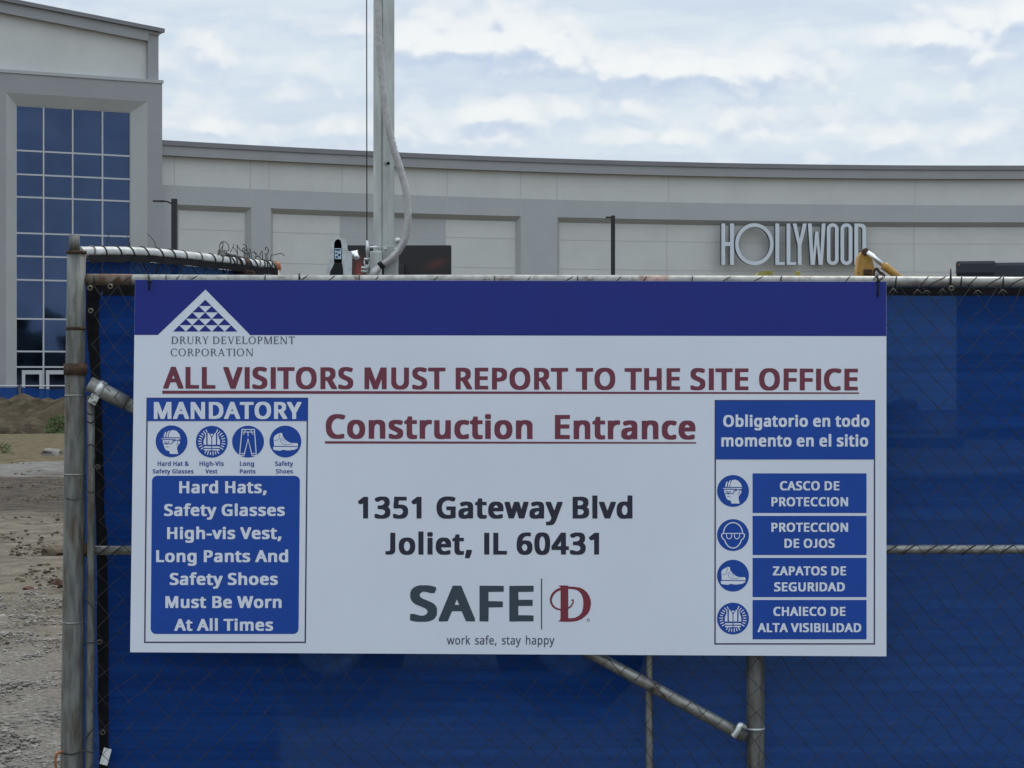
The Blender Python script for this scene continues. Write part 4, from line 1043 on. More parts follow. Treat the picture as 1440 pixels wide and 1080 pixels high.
# left terminal post: leaning slightly, an inner pipe sticking out of the sleeve
post = px_tube('post', [(107.5, 353), (106.5, 460), (105.5, 560), (104, 760), (102.5, 940), (101, 1080), (100, 1200)], 0, M['post'], fence, Y=6.99, n=20,
               rs=[13, 13.2, 14.3, 14.8, 15.6, 16.2, 16.5])
px_tube('inner_pipe', [(104.5, 330), (104.8, 352.5)], 7.6, M['post'], fence, Y=6.99, n=16)
mb = MB(); mb.rev(P(107.3, 354, 6.99), [(0.021, .003), (0.0335, .003), (0.0335, -0.006), (0.031, -0.006)], 20)
mb.build('sleeve_rim', M['rust'], fence)
mb = MB(); mb.rev(P(106.2, 519.5, 6.99), [(0.0325, .019), (0.0385, .019), (0.0385, -0.018), (0.0325, -0.018)], 20)
mb.build('collar', M['rust'], fence, label='dark rusty collar around the left post')
mb = MB(); mb.rev(P(106.4, 462, 6.99), [(0.0300, .005), (0.0322, .005), (0.0322, -0.005), (0.0300, -0.005)], 20)
mb.build('band', M['rust'], fence)
for y, rr_ in ((556, .0340), (667, .0352), (875, .0367)):
    mb = MB(); mb.rev(P(105.5 - (y - 556) * 0.0085, y, 6.99), [(rr_ - .002, .0022), (rr_, .0022), (rr_, -0.0022), (rr_ - .002, -0.0022)], 20)
    mb.build('band', M['pipe'], fence)

# rails
mb = MB()
rl = [P(121, 393, FY), P(190, 393.5, FY), P(420, 394.5, FY), P(700, 394.0, FY), P(1000, 395, FY), P(1250, 396, FY), P(1450, 397, FY), P(1900, 397.5, FY)]
mb.tube(spline(rl, 6), 0.0178, 16)
mb.build('top_rail', M['pipe'], fence)
mb = MB()
mb.tube([P(121.8, 393, FY), P(186, 393.5, FY)], 0.0186, 16)
mb.build('rail_sleeve', M['rusty_pipe'], fence, label='rusty sleeve at the left end of the top rail')
mb = MB()
mb.tube([P(898, 394.9, FY), P(940, 395, FY)], 0.0184, 16)
mb.build('paint_band', mat('pink_paint', (0.36, 0.25, 0.21), 0.6, var=0.25, vscale=60), fence, label='faded pink paint band on the top rail')
px_tube('middle_rail', [(124, 774), (600, 773.5), (1000, 773), (1440, 772.5), (1900, 772.5)], 6.6, M['pipe'], fence)
px_tube('rail_fitting', [(119, 773), (130, 773.5)], 9.5, M['rust'], fence)
px_tube('stile', [(127.5, 556), (128, 700), (127.5, 900), (125, 1080), (124, 1195)], 5.6, M['post'], fence, Y=6.985)
px_tube('stile', [(913, 772), (912.5, 940), (913, 1080), (914, 1195)], 5.6, M['pipe'], fence, Y=7.015)
px_tube('post', [(1062, 405), (1062, 800), (1062.5, 1080), (1063, 1200)], 13, M['post'], fence, Y=7.03, n=20)
# diagonal brace with a thicker sleeve at its upper end
brace = px_tube('brace', [(150, 552), (500, 738), (830, 918.5), (1010, 1016), (1048, 1037)], 8.8, M['pipe'], fence, Y=6.975)
px_tube('brace_sleeve', [(126, 540), (178, 567)], 11.2, M['pipe'], fence, Y=6.975)
# strap clamps at both ends of the brace
mb = MB()
c, d = P(141.5, 547.5, 6.975), (P(178, 567, 6.975) - P(126, 540, 6.975)).normalized()
mb.tube([c - d * 0.011, c + d * 0.011], 0.0282, 20)
q = c + Vector((-0.014, -0.012, -0.022))
mb.bbox(-0.014, 0.014, -0.004, 0.004, -0.028, 0.012, 0.003, 0, Matrix.Translation(q) @ Matrix.Rotation(R(28), 4, 'Y'))
mb.build('clamp', M['galv'], fence)
mb = MB(); mb.rev(q + Vector((-0.006, -0.004, -0.016)), [(0.0, -0.006), (0.007, -0.006), (0.007, 0.0)], 12, 'Y')
mb.build('bolt', M['galv'], fence)
mb = MB()
c = P(1034, 1030, 6.975)
mb.tube(spline([P(1031, 1036, 6.952), P(1037, 1028, 6.950), P(1041, 1020, 6.955), P(1047, 1024, 6.965)], 5), 0.0105, 10)
mb.build('clamp', M['galv'], fence)
mb = MB(); mb.rev(P(1062, 1024.5, 7.03), [(0.0295, .004), (0.0325, .004), (0.0325, -0.004), (0.0295, -0.004)], 20)
mb.build('band', M['galv'], fence)

# chain-link fabric: zig-zag wires, pulled out of true
rr = random.Random(21)
PITCH, DIA = 0.0785, 0.086
x0, x1, zlo, zhi = P(138, 0, FY).x, 2.35, 0.03, P(0, 402, FY).z
mb = MB()


def warp(x, z):
    a = noise.noise(Vector((x * 1.6, z * 1.6, 3)))
    b = noise.noise(Vector((x * 1.6, z * 1.6, 13)))
    a2 = noise.noise(Vector((x * 7, z * 7, 3)))
    b2 = noise.noise(Vector((x * 7, z * 7, 33)))
    return Vector((x + 0.045 * a + 0.02 * a2, 0, z + 0.04 * b + 0.018 * b2))


nx = int((x1 - x0) / PITCH) + 1
for i in range(nx):
    pts = []
    kz = int((zhi - zlo) / (DIA / 2))
    for j in range(kz + 1):
        s = 1 if (j + i) % 2 == 0 else 1
        xx = x0 + (i + (0.5 if j % 2 else 0.0)) * PITCH
        if i % 2: pass
        zz = zhi - j * DIA / 2
        q = warp(min(xx, x1), zz)
        if j == 0: q.z = zz
        q.x = max(q.x, x0 - 0.02)
        q.y = 6.952 + (0.004 if j % 2 else -0.004) + 0.003 * noise.noise(Vector((xx * 3, zz * 3, 8)))
        pts.append(q)
    mb.tube(pts, 0.00135, 4, cap=False, smooth=False)
    # the matching half of the diamond
    pts2 = []
    for j in range(kz + 1):
        xx = x0 + (i + (0.5 if j % 2 == 0 else 1.0)) * PITCH - 0.5 * PITCH
        xx = x0 + (i - (0.5 if j % 2 else 0.0)) * PITCH + PITCH
        zz = zhi - j * DIA / 2
        q = warp(min(xx, x1), zz)
        if j == 0: q.z = zz
        q.y = 6.952 + (-0.004 if j % 2 else 0.004) + 0.003 * noise.noise(Vector((xx * 3, zz * 3, 8)))
        pts2.append(q)
    mb.tube(pts2, 0.00135, 4, cap=False, smooth=False)
mb.build('wire_mesh', M['wire'], fence, fix=False)

# the bent wire ends and tie wires hooked over the rails
for k, px in enumerate([132, 163, 178, 233, 247, 268, 372, 424, 463, 505, 528, 610, 695, 742, 797, 812, 868, 905, 973, 1018, 1062, 1098, 1190, 1235, 1260, 1300, 1318, 1352, 1368, 1398, 1411, 1431]):
    sl_ = rr.uniform(10, 26) if k % 3 else rr.uniform(0, 3)
    y0 = 394.3 + px * 0.0016
    mb = MB()
    q = [P(px - sl_ * 0.5, y0 + 9, FY - 0.012), P(px - sl_ * .35, y0 + 4, FY - 0.0195), P(px, y0 - 1.5, FY - 0.0200), P(px + sl_ * 0.35, y0 - 6.0, FY - 0.014), P(px + sl_ * 0.5, y0 - 8.2, FY)]
    mb.tube(spline(q, 3), 0.0015 if k % 3 else 0.0022, 6)
    mb.build('tie_wire', M['wire'], fence)
for px in (1256, 1281, 1312, 1333, 1366, 1391, 1419, 150, 169):
    mb = MB()
    q = [P(px - 13, 781, FY - 0.010), P(px - 8, 776, FY - 0.0172), P(px, 770, FY - 0.0160), P(px + 7, 766, FY - 0.006)]
    mb.tube(spline(q, 3), 0.0019, 6)
    mb.build('tie_wire', M['wire'], fence)
for px, hi, yb in ((421, 384.5, 394), (1337, 378, 404)):
    mb = MB()
    mb.tube([P(px, yb, FY - 0.02), P(px, 390, FY - 0.0205), P(px, hi, FY - 0.004)], [0.003, 0.0035, 0.0022], 6)
    mb.build('tie_wire', M['black'], fence)
for px in (1256, 1290, 1303, 1325, 1375, 1410, 1447):      # kinks of the mesh right under the rail
    mb = MB()
    mb.tube([P(px - 6, 413, 6.949), P(px, 405 + (px % 4), 6.946), P(px + 6, 412, 6.949)], 0.0013, 5)
    mb.build('mesh_knuckle', M['post'], fence)
for (pts, r) in (([(134, 640), (132, 657), (139, 657)], .002), ([(116, 903), (128, 904), (139, 902)], .0028), ([(92, 700), (104, 703), (118, 699)], .0016),
                 ([(122, 580), (128, 583), (134, 580)], .0024), ([(122, 592), (128, 595), (134, 592)], .0024), ([(122, 628), (128, 625), (134, 629)], .0024), ([(121, 690), (128, 693), (134, 690)], .0024),
                 ([(84, 1058), (101, 1061), (118, 1056), (131, 1059)], .0024), ([(120, 1040), (127, 1030), (133, 1022)], .0022), ([(119, 840), (127, 850), (134, 858)], .0022)):
    mb = MB()
    mb.tube(spline([P(x, y, 6.951 if i else 6.96) for i, (x, y) in enumerate(pts)], 4), r, 6)
    mb.build('tie_wire', M['wire'], fence)
mb = MB()
mb.tube(spline([P(80, 1085, 6.95), P(78, 1072, 6.95), P(80, 1060, 6.948), P(88, 1057, 6.945)], 4), 0.0042, 7)
mb.build('hook', M['rust_orange'], fence)

# ---------------------------------------------------------------- blue windscreen tied to the fence
screen = thing('windscreen', 'dark blue windscreen fabric with black edge webbing tied on the fence behind the sign', 'fence screen', (0.3, 7.07, 0.0))


def left_edge(z):
    py = HY - (z - EYE) * F / 7.06
    tab = [(380, 121), (420, 122), (470, 123), (560, 128), (650, 131), (760, 135.5), (900, 137), (1200, 139)]
    for (ya, xa_), (yb, xb_) in zip(tab[:-1], tab[1:]):
        if py <= yb: return P(xa_ + (xb_ - xa_) * max(0, py - ya) / (yb - ya), 0, 7.06).x
    return P(139, 0, 7.06).x


def fab_y(x, z):
    return 7.072 + 0.012 * noise.noise(Vector((x * 1.3, z * 2.2, 5))) + 0.009 * noise.noise(Vector((x * 0.9, z * 14, 7))) + 0.005 * noise.noise(Vector((x * 3, z * 30, 17))) - 0.01 * math.exp(-((z - 1.05) / 0.05) ** 2)


def hem_w(z):
    return 0.031 + 0.004 * noise.noise(Vector((z * 2, 1, 1))) + 0.014 * math.exp(-(max(0, 1.79 - z) / 0.02))


zt0 = P(0, 400, 7.06).z
hem_h = 0.034
zsn = [0.03 + (zt0 - hem_h - 0.03) * i / 200 for i in range(201)]
cols_n = 130
vs, fs = [], []
for z in zsn:
    xa = left_edge(z) + hem_w(z)
    for i in range(cols_n + 1):
        x = xa + (2.35 - xa) * i / cols_n
        vs.append((x, fab_y(x, z), z))
for j in range(len(zsn) - 1):
    for i in range(cols_n):
        a = j * (cols_n + 1) + i
        fs.append((a, a + 1, a + cols_n + 2, a + cols_n + 1))
mb = MB(); mb.add(vs, fs, 0, True)
mb.build('fabric', M['fabric'], screen, fix=False)
mb = MB()
vs, fs = [], []
for j, z in enumerate(zsn + [zt0 - hem_h / 2, zt0]):
    xa = left_edge(z)
    wv = 0.005 * noise.noise(Vector((z * 5, 3, 3)))
    for t in (0.0, 0.5, 1.12):
        vs.append((xa + wv * (1 - t) + hem_w(z) * t, 7.062 + 0.006 * noise.noise(Vector((z * 4, t, 2))), z))
for j in range(len(zsn) + 1):
    for k in range(2):
        a = j * 3 + k
        fs.append((a, a + 1, a + 4, a + 3))
mb.add(vs, fs, 0, True)
n = 110
xa = left_edge(zt0) + hem_w(zt0) * 1.13
vs = []
for i in range(n + 1):
    x = xa + (2.35 - xa) * i / n
    zz = zt0 - hem_h + 0.004 * noise.noise(Vector((x * 3, 1, 1))) - 0.003
    vs += [(x, 7.058, zz), (x, 7.061 + 0.004 * noise.noise(Vector((x * 4, 2, 1))), zt0)]
mb.add(vs, [(2 * i, 2 * i + 2, 2 * i + 3, 2 * i + 1) for i in range(n)], 0, True)
mb.build('webbing', M['webbing'], screen, fix=False)
gp = [(126.5, 405, 6.962), (155, 403, 6.965), (127.5, 437, 6.962), (137.5, 657, 7.045), (140, 903, 7.045), (144.5, 1030, 7.045), (1338, 405.5, 6.962)]
g0 = None
for (px, py, Y) in gp:
    p = P(px, py, Y)
    if g0 is None:
        mb = MB()
        mb.rev((0, 0, 0), [(0.0042, 0.004), (0.0042, -0.001), (0.0062, -0.0035), (0.0088, -0.001), (0.0092, 0.003)], 20, 'Y')
        g0 = mb.build('grommet', M['brass'], screen)
        mb = MB(); mb.rev((0, 0, 0), [(0.0, 0.0015), (0.0045, 0.0015)], 14, 'Y')
        mb.build('hole', M['black'], g0).location = (0, 0, 0)
        for v in g0.data.vertices: v.co += wloc(screen)
        for ch in g0.children:
            for v in ch.data.vertices: v.co += wloc(screen)
        o = g0
    else:
        o = copy_tree(g0, screen)
    o.location = p - wloc(screen)
mb = MB()
mb.bbox(-0.013, 0.013, -0.002, 0.002, -0.027, 0.027, 0.0015, 0, Matrix.Translation(P(148.5, 1064, 7.02)) @ Matrix.Rotation(R(14), 4, 'Y') @ Matrix.Rotation(R(-12), 4, 'X'))
mb.build('care_tag', M['white_tag'], screen)

# ---------------------------------------------------------------- return panel running back from the left post
ret = thing('return_fence', 'short return fence panel with wire wrapped top pipe running back from the left post', 'fence', (-1.2, 7.5, 0))


def dret(px): return 7.10 + (px - 112) / 276.0 * 1.0


def rp(px, py, dy=0.0):
    return P(px, py, dret(px) + dy)


pc = [(111, 356.2), (160, 356.0), (200, 357.0), (250, 361.0), (300, 366.5), (345, 371.5), (388, 376.5)]
mb = MB()
axis = spline([rp(*q) for q in pc], 24)
mb.tube(axis, 0.0225, 18)
pipe = mb.build('top_pipe', M['pipe_clean'], ret)
for (a, b, m_) in ((382, 388.5, 'rust_orange'), (339, 346, 'rust')):
    mb = MB()
    ya, yb = 371.5 + (a - 345) * 5 / 43, 371.5 + (b - 345) * 5 / 43
    mb.tube([rp(a, ya), rp(b, yb)], 0.0242, 18)
    mb.build('pipe_end' if a > 350 else 'coupling', M[m_], ret)
rr = random.Random(5)


def apy(px):
    for (a, b) in zip(pc[:-1], pc[1:]):
        if a[0] <= px <= b[0]: return a[1] + (b[1] - a[1]) * (px - a[0]) / (b[0] - a[0])
    return pc[-1][1]


PD_ = (axis[-1] - axis[0]).normalized()
PU = Vector((PD_.y, -PD_.x, 0)).normalized()
for px in list(range(125, 310, 19)) + [304, 318, 322, 327, 331, 336, 349, 354, 358, 364, 368, 372, 376, 380]:
    px += rr.uniform(-2, 2)
    mb = MB()
    c = min(axis, key=lambda q: abs(q.x / q.y * F + 720 - px))
    sl_ = rr.uniform(-.016, .016)
    pts = [c + PU * (math.sin(a) * 0.0243) + PD_ * (sl_ * math.cos(a)) + Vector((0, 0, math.cos(a) * 0.0243)) for a in [math.pi * 2 * i / 18 - .6 for i in range(rr.choice((13, 17, 19)))]]
    last = pts[-1]
    pts += [last + Vector((0.004, -0.004, -0.018)), last + Vector((rr.uniform(-.02, .02), -0.002, -0.04 - rr.uniform(0, .02)))]
    mb.tube(pts, 0.0021, 5)
    mb.build('tie_wire', M['wire'] if rr.random() < .8 else M['brass'], ret)
for px, dx, up in ((150, 4, 24), (183, -4, 20), (220, -14, 26)):
    mb = MB()
    c = rp(px, apy(px) - 6)
    mb.tube(spline([c, c + Vector((dx * .0005, 0, up * .0012)), c + Vector((dx * .0023, 0, up * .0023))], 4), 0.0013, 5)
    mb.build('tie_wire', M['wire'], ret)
mb = MB()  # black hem webbing; its overlap also stands in for the pipe's shaded underside
vs = []
for i in range(31):
    px = 118 + (384 - 118) * i / 30
    c = min(axis, key=lambda q: abs(q.x / q.y * F + 720 - px))
    wv = 0.004 * noise.noise(Vector((px * .06, 1, 1)))
    vs += [c + PU * 0.0238 + Vector((0, 0, -0.006 + wv)), c + PU * 0.026 + Vector((0, 0, -0.031 + wv * 2))]
mb.add(vs, [(2 * i, 2 * i + 2, 2 * i + 3, 2 * i + 1) for i in range(30)], 0, True)
mb.build('webbing', M['webbing'], ret, fix=False)
# curled scraps of wire on top of the far end, and a bent bracket
for k in range(10):
    px = 308 + k * 8.2 + rr.uniform(-4, 4)
    c = rp(px, apy(px) - 9)
    r0 = rr.uniform(0.004, 0.011)
    ph = rr.uniform(0, 6)
    turns = rr.uniform(0.35, 1.1)
    drift = Vector((rr.uniform(-.06, .06), 0, rr.uniform(-.03, .02)))
    pts = []
    for i in range(26):
        a = ph + turns * 2 * math.pi * i / 25
        pts.append(c + Vector((math.cos(a) * r0 + 0, math.sin(a * .7) * 0.015, 0.022 + r0 + math.sin(a) * r0 * 1.3)) + drift * (i / 25))
    pts = [c + Vector((0, 0, -0.004))] + pts
    mb = MB(); mb.tube(spline(pts, 2), 0.0015, 5)
    mb.build('wire_scrap', M['wire'], ret)
for k in range(9):      # short stiff cut ends standing among the curls
    px = 306 + k * 9 + rr.uniform(-3, 3)
    c = rp(px, apy(px) - 8)
    q = [c, c + Vector((rr.uniform(-.015, .015), 0, rr.uniform(.01, .022))), c + Vector((rr.uniform(-.04, .04), rr.uniform(-.02, .02), rr.uniform(.015, .045)))]
    mb = MB(); mb.tube(spline(q, 3), 0.0013, 5)
    mb.build('wire_scrap', M['wire'], ret)
mb = MB()
c = rp(311, apy(311) - 11)
mb.bbox(-0.012, 0.014, -0.012, 0.012, -0.012, 0.016, 0.002, 0, Matrix.Translation(c) @ Matrix.Rotation(R(8), 4, 'Y'))
mb.tube([c + Vector((0.01, 0, 0.005)), rp(340, apy(340) - 9)], 0.006, 8)
mb.build('bracket', M['pipe'], ret)
mb = MB()
c = rp(342, apy(342) + 14, -0.02)
mb.bbox(-0.045, 0.04, -0.012, 0.012, -0.02, 0.016, 0.004, 0, Matrix.Translation(c) @ Matrix.Rotation(R(8), 4, 'Y'))
mb.build('hanger_plate', M['rust'], ret)
mb = MB()
p = rp(386, 377)
mb.tube([p, Vector((p.x, p.y, 0.0))], 0.0225, 12)
mb.build('post', M['pipe'], ret)
mb = MB()
vs = []
m_, nz = 40, 30
for i in range(m_ + 1):
    px = 113 + (384 - 113) * i / m_
    c = rp(px, apy(px) + 11)
    for j in range(nz + 1):
        z = 0.05 + (c.z - 0.05) * j / nz
        vs.append((c.x + 0.01 * noise.noise(Vector((px * .03, z * 3, 1))), c.y + 0.02 + 0.018 * noise.noise(Vector((px * 0.04, z * 2.5, 2))), z))
mb.add(vs, [(i * (nz + 1) + j, (i + 1) * (nz + 1) + j, (i + 1) * (nz + 1) + j + 1, i * (nz + 1) + j + 1) for i in range(m_) for j in range(nz)], 0, True)
mb.build('screen', M['fabric'], ret, fix=False)
mb = MB()
for i in range(24):
    for s in (1, -1):
        pts = []
        for j in range(5):
            px = 116 + i * 11 + s * j * 5.5
            if px > 384 or px < 114: continue
            c = rp(px, apy(px) + 11 + j * 8, -0.02)
            pts.append(c)
        if len(pts) > 1: mb.tube(pts, 0.0014, 4, cap=False)
mb.build('wire_mesh', M['wire'], ret, fix=False)


# ---------------------------------------------------------------- the sign
SY = 6.93                        # front face of the sign board
sign = thing('site_sign', 'large white and blue construction site sign board wired to the blue screened fence', 'sign', P(718, 655, SY))
LAYER = 0.0006


def sp_(x, y, layer):
    return P(x, y, SY - LAYER * layer)


def flat(mb, contours, layer, mi=0):
    vs, fs = fill2d([[(x, -y) for x, y in c] for c in contours])
    mb.add([sp_(v.x, -v.y, layer) for v in vs], fs, mi)


def rect(x0, y0, x1, y1): return [(x0, y0), (x1, y0), (x1, y1), (x0, y1)]


def quadbar(x0, y0, x1, y1, t):
    return [(x0, y0 - t / 2), (x1, y1 - t / 2), (x1, y1 + t / 2), (x0, y1 + t / 2)]


def rrect(x0, y0, x1, y1, r, n=6, sk=0.0):
    o = []
    for (cx, cy, a) in ((x1 - r, y1 - r, 0), (x0 + r, y1 - r, 90), (x0 + r, y0 + r, 180), (x1 - r, y0 + r, 270)):
        o += [(cx + r * math.cos(R(a + 90 * i / n)), cy + r * math.sin(R(a + 90 * i / n))) for i in range(n + 1)]
    return [(x - sk * (y - y0) / (y1 - y0), y) for x, y in o]


def text_contours(s, font, x0, x1, ytop, ybase, tilt=0.0, ref='H', track=0.0):
    f = FONT[font]
    pen, cs = 0, []
    for ch in s:
        adv, L = f[ch]
        if L: cs.append([[(x + pen, y) for x, y in c] for c in L])
        pen += adv + track
    xa = min(p[0] for g in cs for c in g for p in c); xb = max(p[0] for g in cs for c in g for p in c)
    top = max(p[1] for c in f[ref][1] for p in c) if ref in f else 280
    base = min(p[1] for c in f[ref][1] for p in c) if ref in f else 0
    sx = (x1 - x0) / (xb - xa)
    sy = (ybase - ytop) / (top - base)
    return [[[(x0 + (x - xa) * sx, ybase - (y - base) * sy + tilt * (x - xa) / (xb - xa)) for x, y in c] for c in g] for g in cs]


def text(name, s, font, x0, x1, ytop, ybase, m, parent, layer, tilt=0.0, ref='H', track=None, extra=None):
    if track is None: track = 9.0 if font == 'bold' else 0.0
    mb = MB()
    for g in text_contours(s, font, x0, x1, ytop, ybase, tilt, ref, track): flat(mb, g, layer)
    for e in (extra or []): flat(mb, [e], layer)
    return mb.build(name, m, parent, fix=False)


# board
mb = MB()
cn = [(190, 393.2), (1246.5, 396), (1246.5, 923), (183, 917.2)]
# board front is subdivided so that it carries a very slight bow
mb.hexa([P(*cn[3], SY), P(*cn[2], SY), P(*cn[2], SY + 0.006), P(*cn[3], SY + 0.006), P(*cn[0], SY), P(*cn[1], SY), P(*cn[1], SY + 0.006), P(*cn[0], SY + 0.006)])
mb.build('board', M['sign_white'], sign)
mb = MB()
flat(mb, [[(190.1, 393.4), (1246.3, 396.2), (1246.3, 472.6), (352, 471.2), (289, 407), (222, 471), (189.1, 471)]], 1)
mb.build('header_band', M['ink_navy'], sign, fix=False)
mb = MB()
for r in range(5):
    yb = 421.3 + 9 * (r + 1)
    for k in range(r + 1):
        cx = 288.6 + (k - r / 2) * 18.2
        flat(mb, [[(cx, yb - 8.95), (cx + 8.9, yb - 0.1), (cx - 8.9, yb - 0.1)]], 1)
mb.build('triangle_emblem', M['ink_navy'], sign, fix=False)
text('company_lettering', 'DRURY DEVELOPMENT', 'serif', 241, 414.5, 473.2, 483.7, M['ink_grey'], sign, 2, ref='I', track=14)
text('company_lettering', 'CORPORATION', 'serif', 240, 356, 490.2, 500.8, M['ink_grey'], sign, 1, ref='I', track=14)
text('headline_lettering', 'ALL VISITORS MUST REPORT TO THE SITE OFFICE', 'bold', 229.5, 1206.5, 515.8, 546.6, M['ink_maroon'], sign, 1, tilt=2.6,
     extra=[quadbar(228, 550.3, 1208, 552.8, 2.0)])
text('entrance_lettering', 'Construction  Entrance', 'bold', 458, 978, 582.6, 616.8, M['ink_maroon'], sign, 1, tilt=1.2, ref='E',
     extra=[quadbar(457, 621.4, 979, 622.8, 2.0)])
text('address_lettering', '1351 Gateway Blvd', 'bold', 503.5, 889.5, 698.6, 729.2, M['ink_black'], sign, 1, ref='1')
text('address_lettering', 'Joliet, IL 60431', 'bold', 542, 842.5, 749.2, 780, M['ink_black'], sign, 1, ref='1')
text('slogan_lettering', 'SAFE', 'bold', 576.5, 750.5, 823.6, 874, M['ink_slate'], sign, 1, track=14)
mb = MB(); flat(mb, [rect(760.8, 813.5, 762.3, 885.5)], 1); mb.build('divider', M['ink_black'], sign, fix=False)
text('tagline_lettering', 'work safe, stay happy', 'light', 628.5, 779.7, 893.6, 906.4, M['ink_grey'], sign, 1, ref='k', track=6)

# ornate initial with a swash
q = lambda L: [(760 + x / 13.5, 810 + y / 13.5) for x, y in L]
mb = MB()
flat(mb, [q([(345, 178), (515, 178), (535, 200), (640, 203), (735, 217), (815, 250), (880, 305), (930, 385), (957, 470), (960, 545), (940, 640), (900, 715), (840, 775), (770, 825), (690, 855), (600, 868), (460, 870), (330, 860), (370, 838), (382, 800), (382, 215)]),
          q([(528, 243), (600, 248), (680, 262), (735, 295), (780, 350), (808, 430), (815, 520), (808, 610), (785, 690), (735, 750), (670, 788), (600, 800), (528, 800)])], 1)
arc = spline([Vector((x, y, 0)) for x, y in [(385, 245), (310, 275), (240, 340), (200, 430), (205, 500), (240, 570), (300, 615), (385, 638)]], 5)
arc2 = spline([Vector((x, y, 0)) for x, y in [(526, 612), (575, 575), (610, 525), (622, 480), (608, 452)]], 5)
for A, ws in ((arc, (24, 14)), (arc2, (14, 12))):
    L, Rr = [], []
    for i, p in enumerate(A):
        t = (A[min(i + 1, len(A) - 1)] - A[max(i - 1, 0)]).normalized()
        n = Vector((-t.y, t.x, 0)) * (ws[0] + (ws[1] - ws[0]) * i / len(A))
        L.append((p.x + n.x, p.y + n.y)); Rr.append((p.x - n.x, p.y - n.y))
    flat(mb, [q(L + Rr[::-1])], 2)
flat(mb, [ellipse(760 + 612 / 13.5, 810 + 458 / 13.5, 1.5, n=10)], 3)
mb.build('initial_emblem', M['ink_red'], sign, fix=False)
mb = MB(); flat(mb, [ellipse(827.2, 872, 2.0, n=14), ellipse(827.2, 872, 1.1, n=12)], 1); mb.build('registered_mark', M['ink_grey'], sign, fix=False)


# ---- pictograms, drawn in a 12x enlarged frame centred on the disc
def tri(L, c, k=12.0): return [(c[0] + x / k, c[1] + y / k) for x, y in L]


def stroke(pts, w, closed=False):
    """mitred ribbon outline for a polyline"""
    pts = [Vector((x, y)) for x, y in pts]
    n = len(pts)
    L, Rr = [], []
    for i in range(n):
        a = pts[(i - 1) % n] if (closed or i > 0) else None
        b = pts[(i + 1) % n] if (closed or i < n - 1) else None
        d1 = (pts[i] - a).normalized() if a is not None else None
        d2 = (b - pts[i]).normalized() if b is not None else None
        if d1 is None: d1 = d2
        if d2 is None: d2 = d1
        n1, n2 = Vector((-d1.y, d1.x)), Vector((-d2.y, d2.x))
        m_ = (n1 + n2)
        m_ = m_.normalized() if m_.length > 1e-6 else n1
        s = w / 2 / max(0.35, m_.dot(n1))
        L.append(tuple(pts[i] + m_ * s)); Rr.append(tuple(pts[i] - m_ * s))
    if closed: return [L, Rr]
    return [L + Rr[::-1]]


def icon_head(c):
    wh = [[(-50, -67), (-42, -130), (-15, -180), (25, -193), (85, -175), (130, -125), (152, -67)],
          [(-88, -67), (-82, -125), (-60, -170), (-30, -185), (-48, -150), (-63, -67)],
          [(-133, -70), (-125, -120), (-108, -155), (-88, -165), (-98, -125), (-105, -67)],
          [(-175, -37), (-160, -50), (155, -50), (143, -36), (85, -24), (65, -34), (5, -37)],
          [(-148, -20), (0, -22), (65, -22), (90, -10), (140, -8), (142, 30), (105, 75), (90, 115), (112, 213), (-25, 213), (-40, 165), (-92, 150), (-115, 115), (-132, 62), (-148, 18)]]
    bl = [rect(-120, 2, -92, 18), rect(-62, 2, -38, 18), [(-135, 32), (-95, 34), (-80, 20), (-62, 34), (5, 36), (5, 46), (-60, 44), (-78, 56), (-98, 46), (-130, 44)],
          rect(8, -18, 18, 40), [(30, -22), (70, -22), (70, -12), (32, 12)], stroke([(98, -5), (112, 20), (98, 45), (75, 62)], 8)[0], stroke([(-98, 96), (-70, 93), (-52, 99)], 8)[0]]
    return wh, bl


def icon_vest(c):
    wh = [[(-138, 50), (-138, -18), (-115, -75), (-104, -150), (-96, -150), (-92, 50)],
          [(-70, 50), (-70, -145), (-52, -150), (-8, -70), (-8, 50)],
          [(138, 50), (138, -18), (115, -75), (104, -150), (96, -150), (92, 50)],
          [(70, 50), (70, -145), (52, -150), (8, -70), (8, 50)],
          [(-26, -132), (26, -132), (0, -88)],
          rect(-132, 78, -8, 104), rect(8, 78, 132, 104), rect(-132, 122, -8, 146), rect(8, 122, 132, 146)]
    for k in range(26):
        a = R(-90 + 26 + k * (308 / 25.0))
        if 0.68 < abs(math.atan2(math.sin(a - R(90)), math.cos(a - R(90)))) < 0.93: continue
        d = (math.cos(a), math.sin(a))
        L = 26 if k % 2 else 32
        wh.append(stroke([(d[0] * (200 - L), d[1] * (200 - L)), (d[0] * (200 + L), d[1] * (200 + L))], 16)[0])
    return wh, []


def icon_pants(c):
    w = [stroke([(-102, -205), (107, -205), (140, 232), (68, 232), (0, -45), (-68, 232), (-143, 232)], 15, True)]
    more = [stroke([(-92, -162), (98, -162)], 13), stroke([(0, -156), (0, -92)], 13), stroke([(-62, -156), (-66, -135), (-88, -120)], 11), stroke([(62, -156), (70, -135), (94, -120)], 11),
            stroke([(-128, 198), (-68, 198)], 11), stroke([(68, 198), (128, 198)], 11), stroke([(-48, -200), (-48, -168)], 11), stroke([(52, -200), (52, -168)], 11)]
    return w + more, []


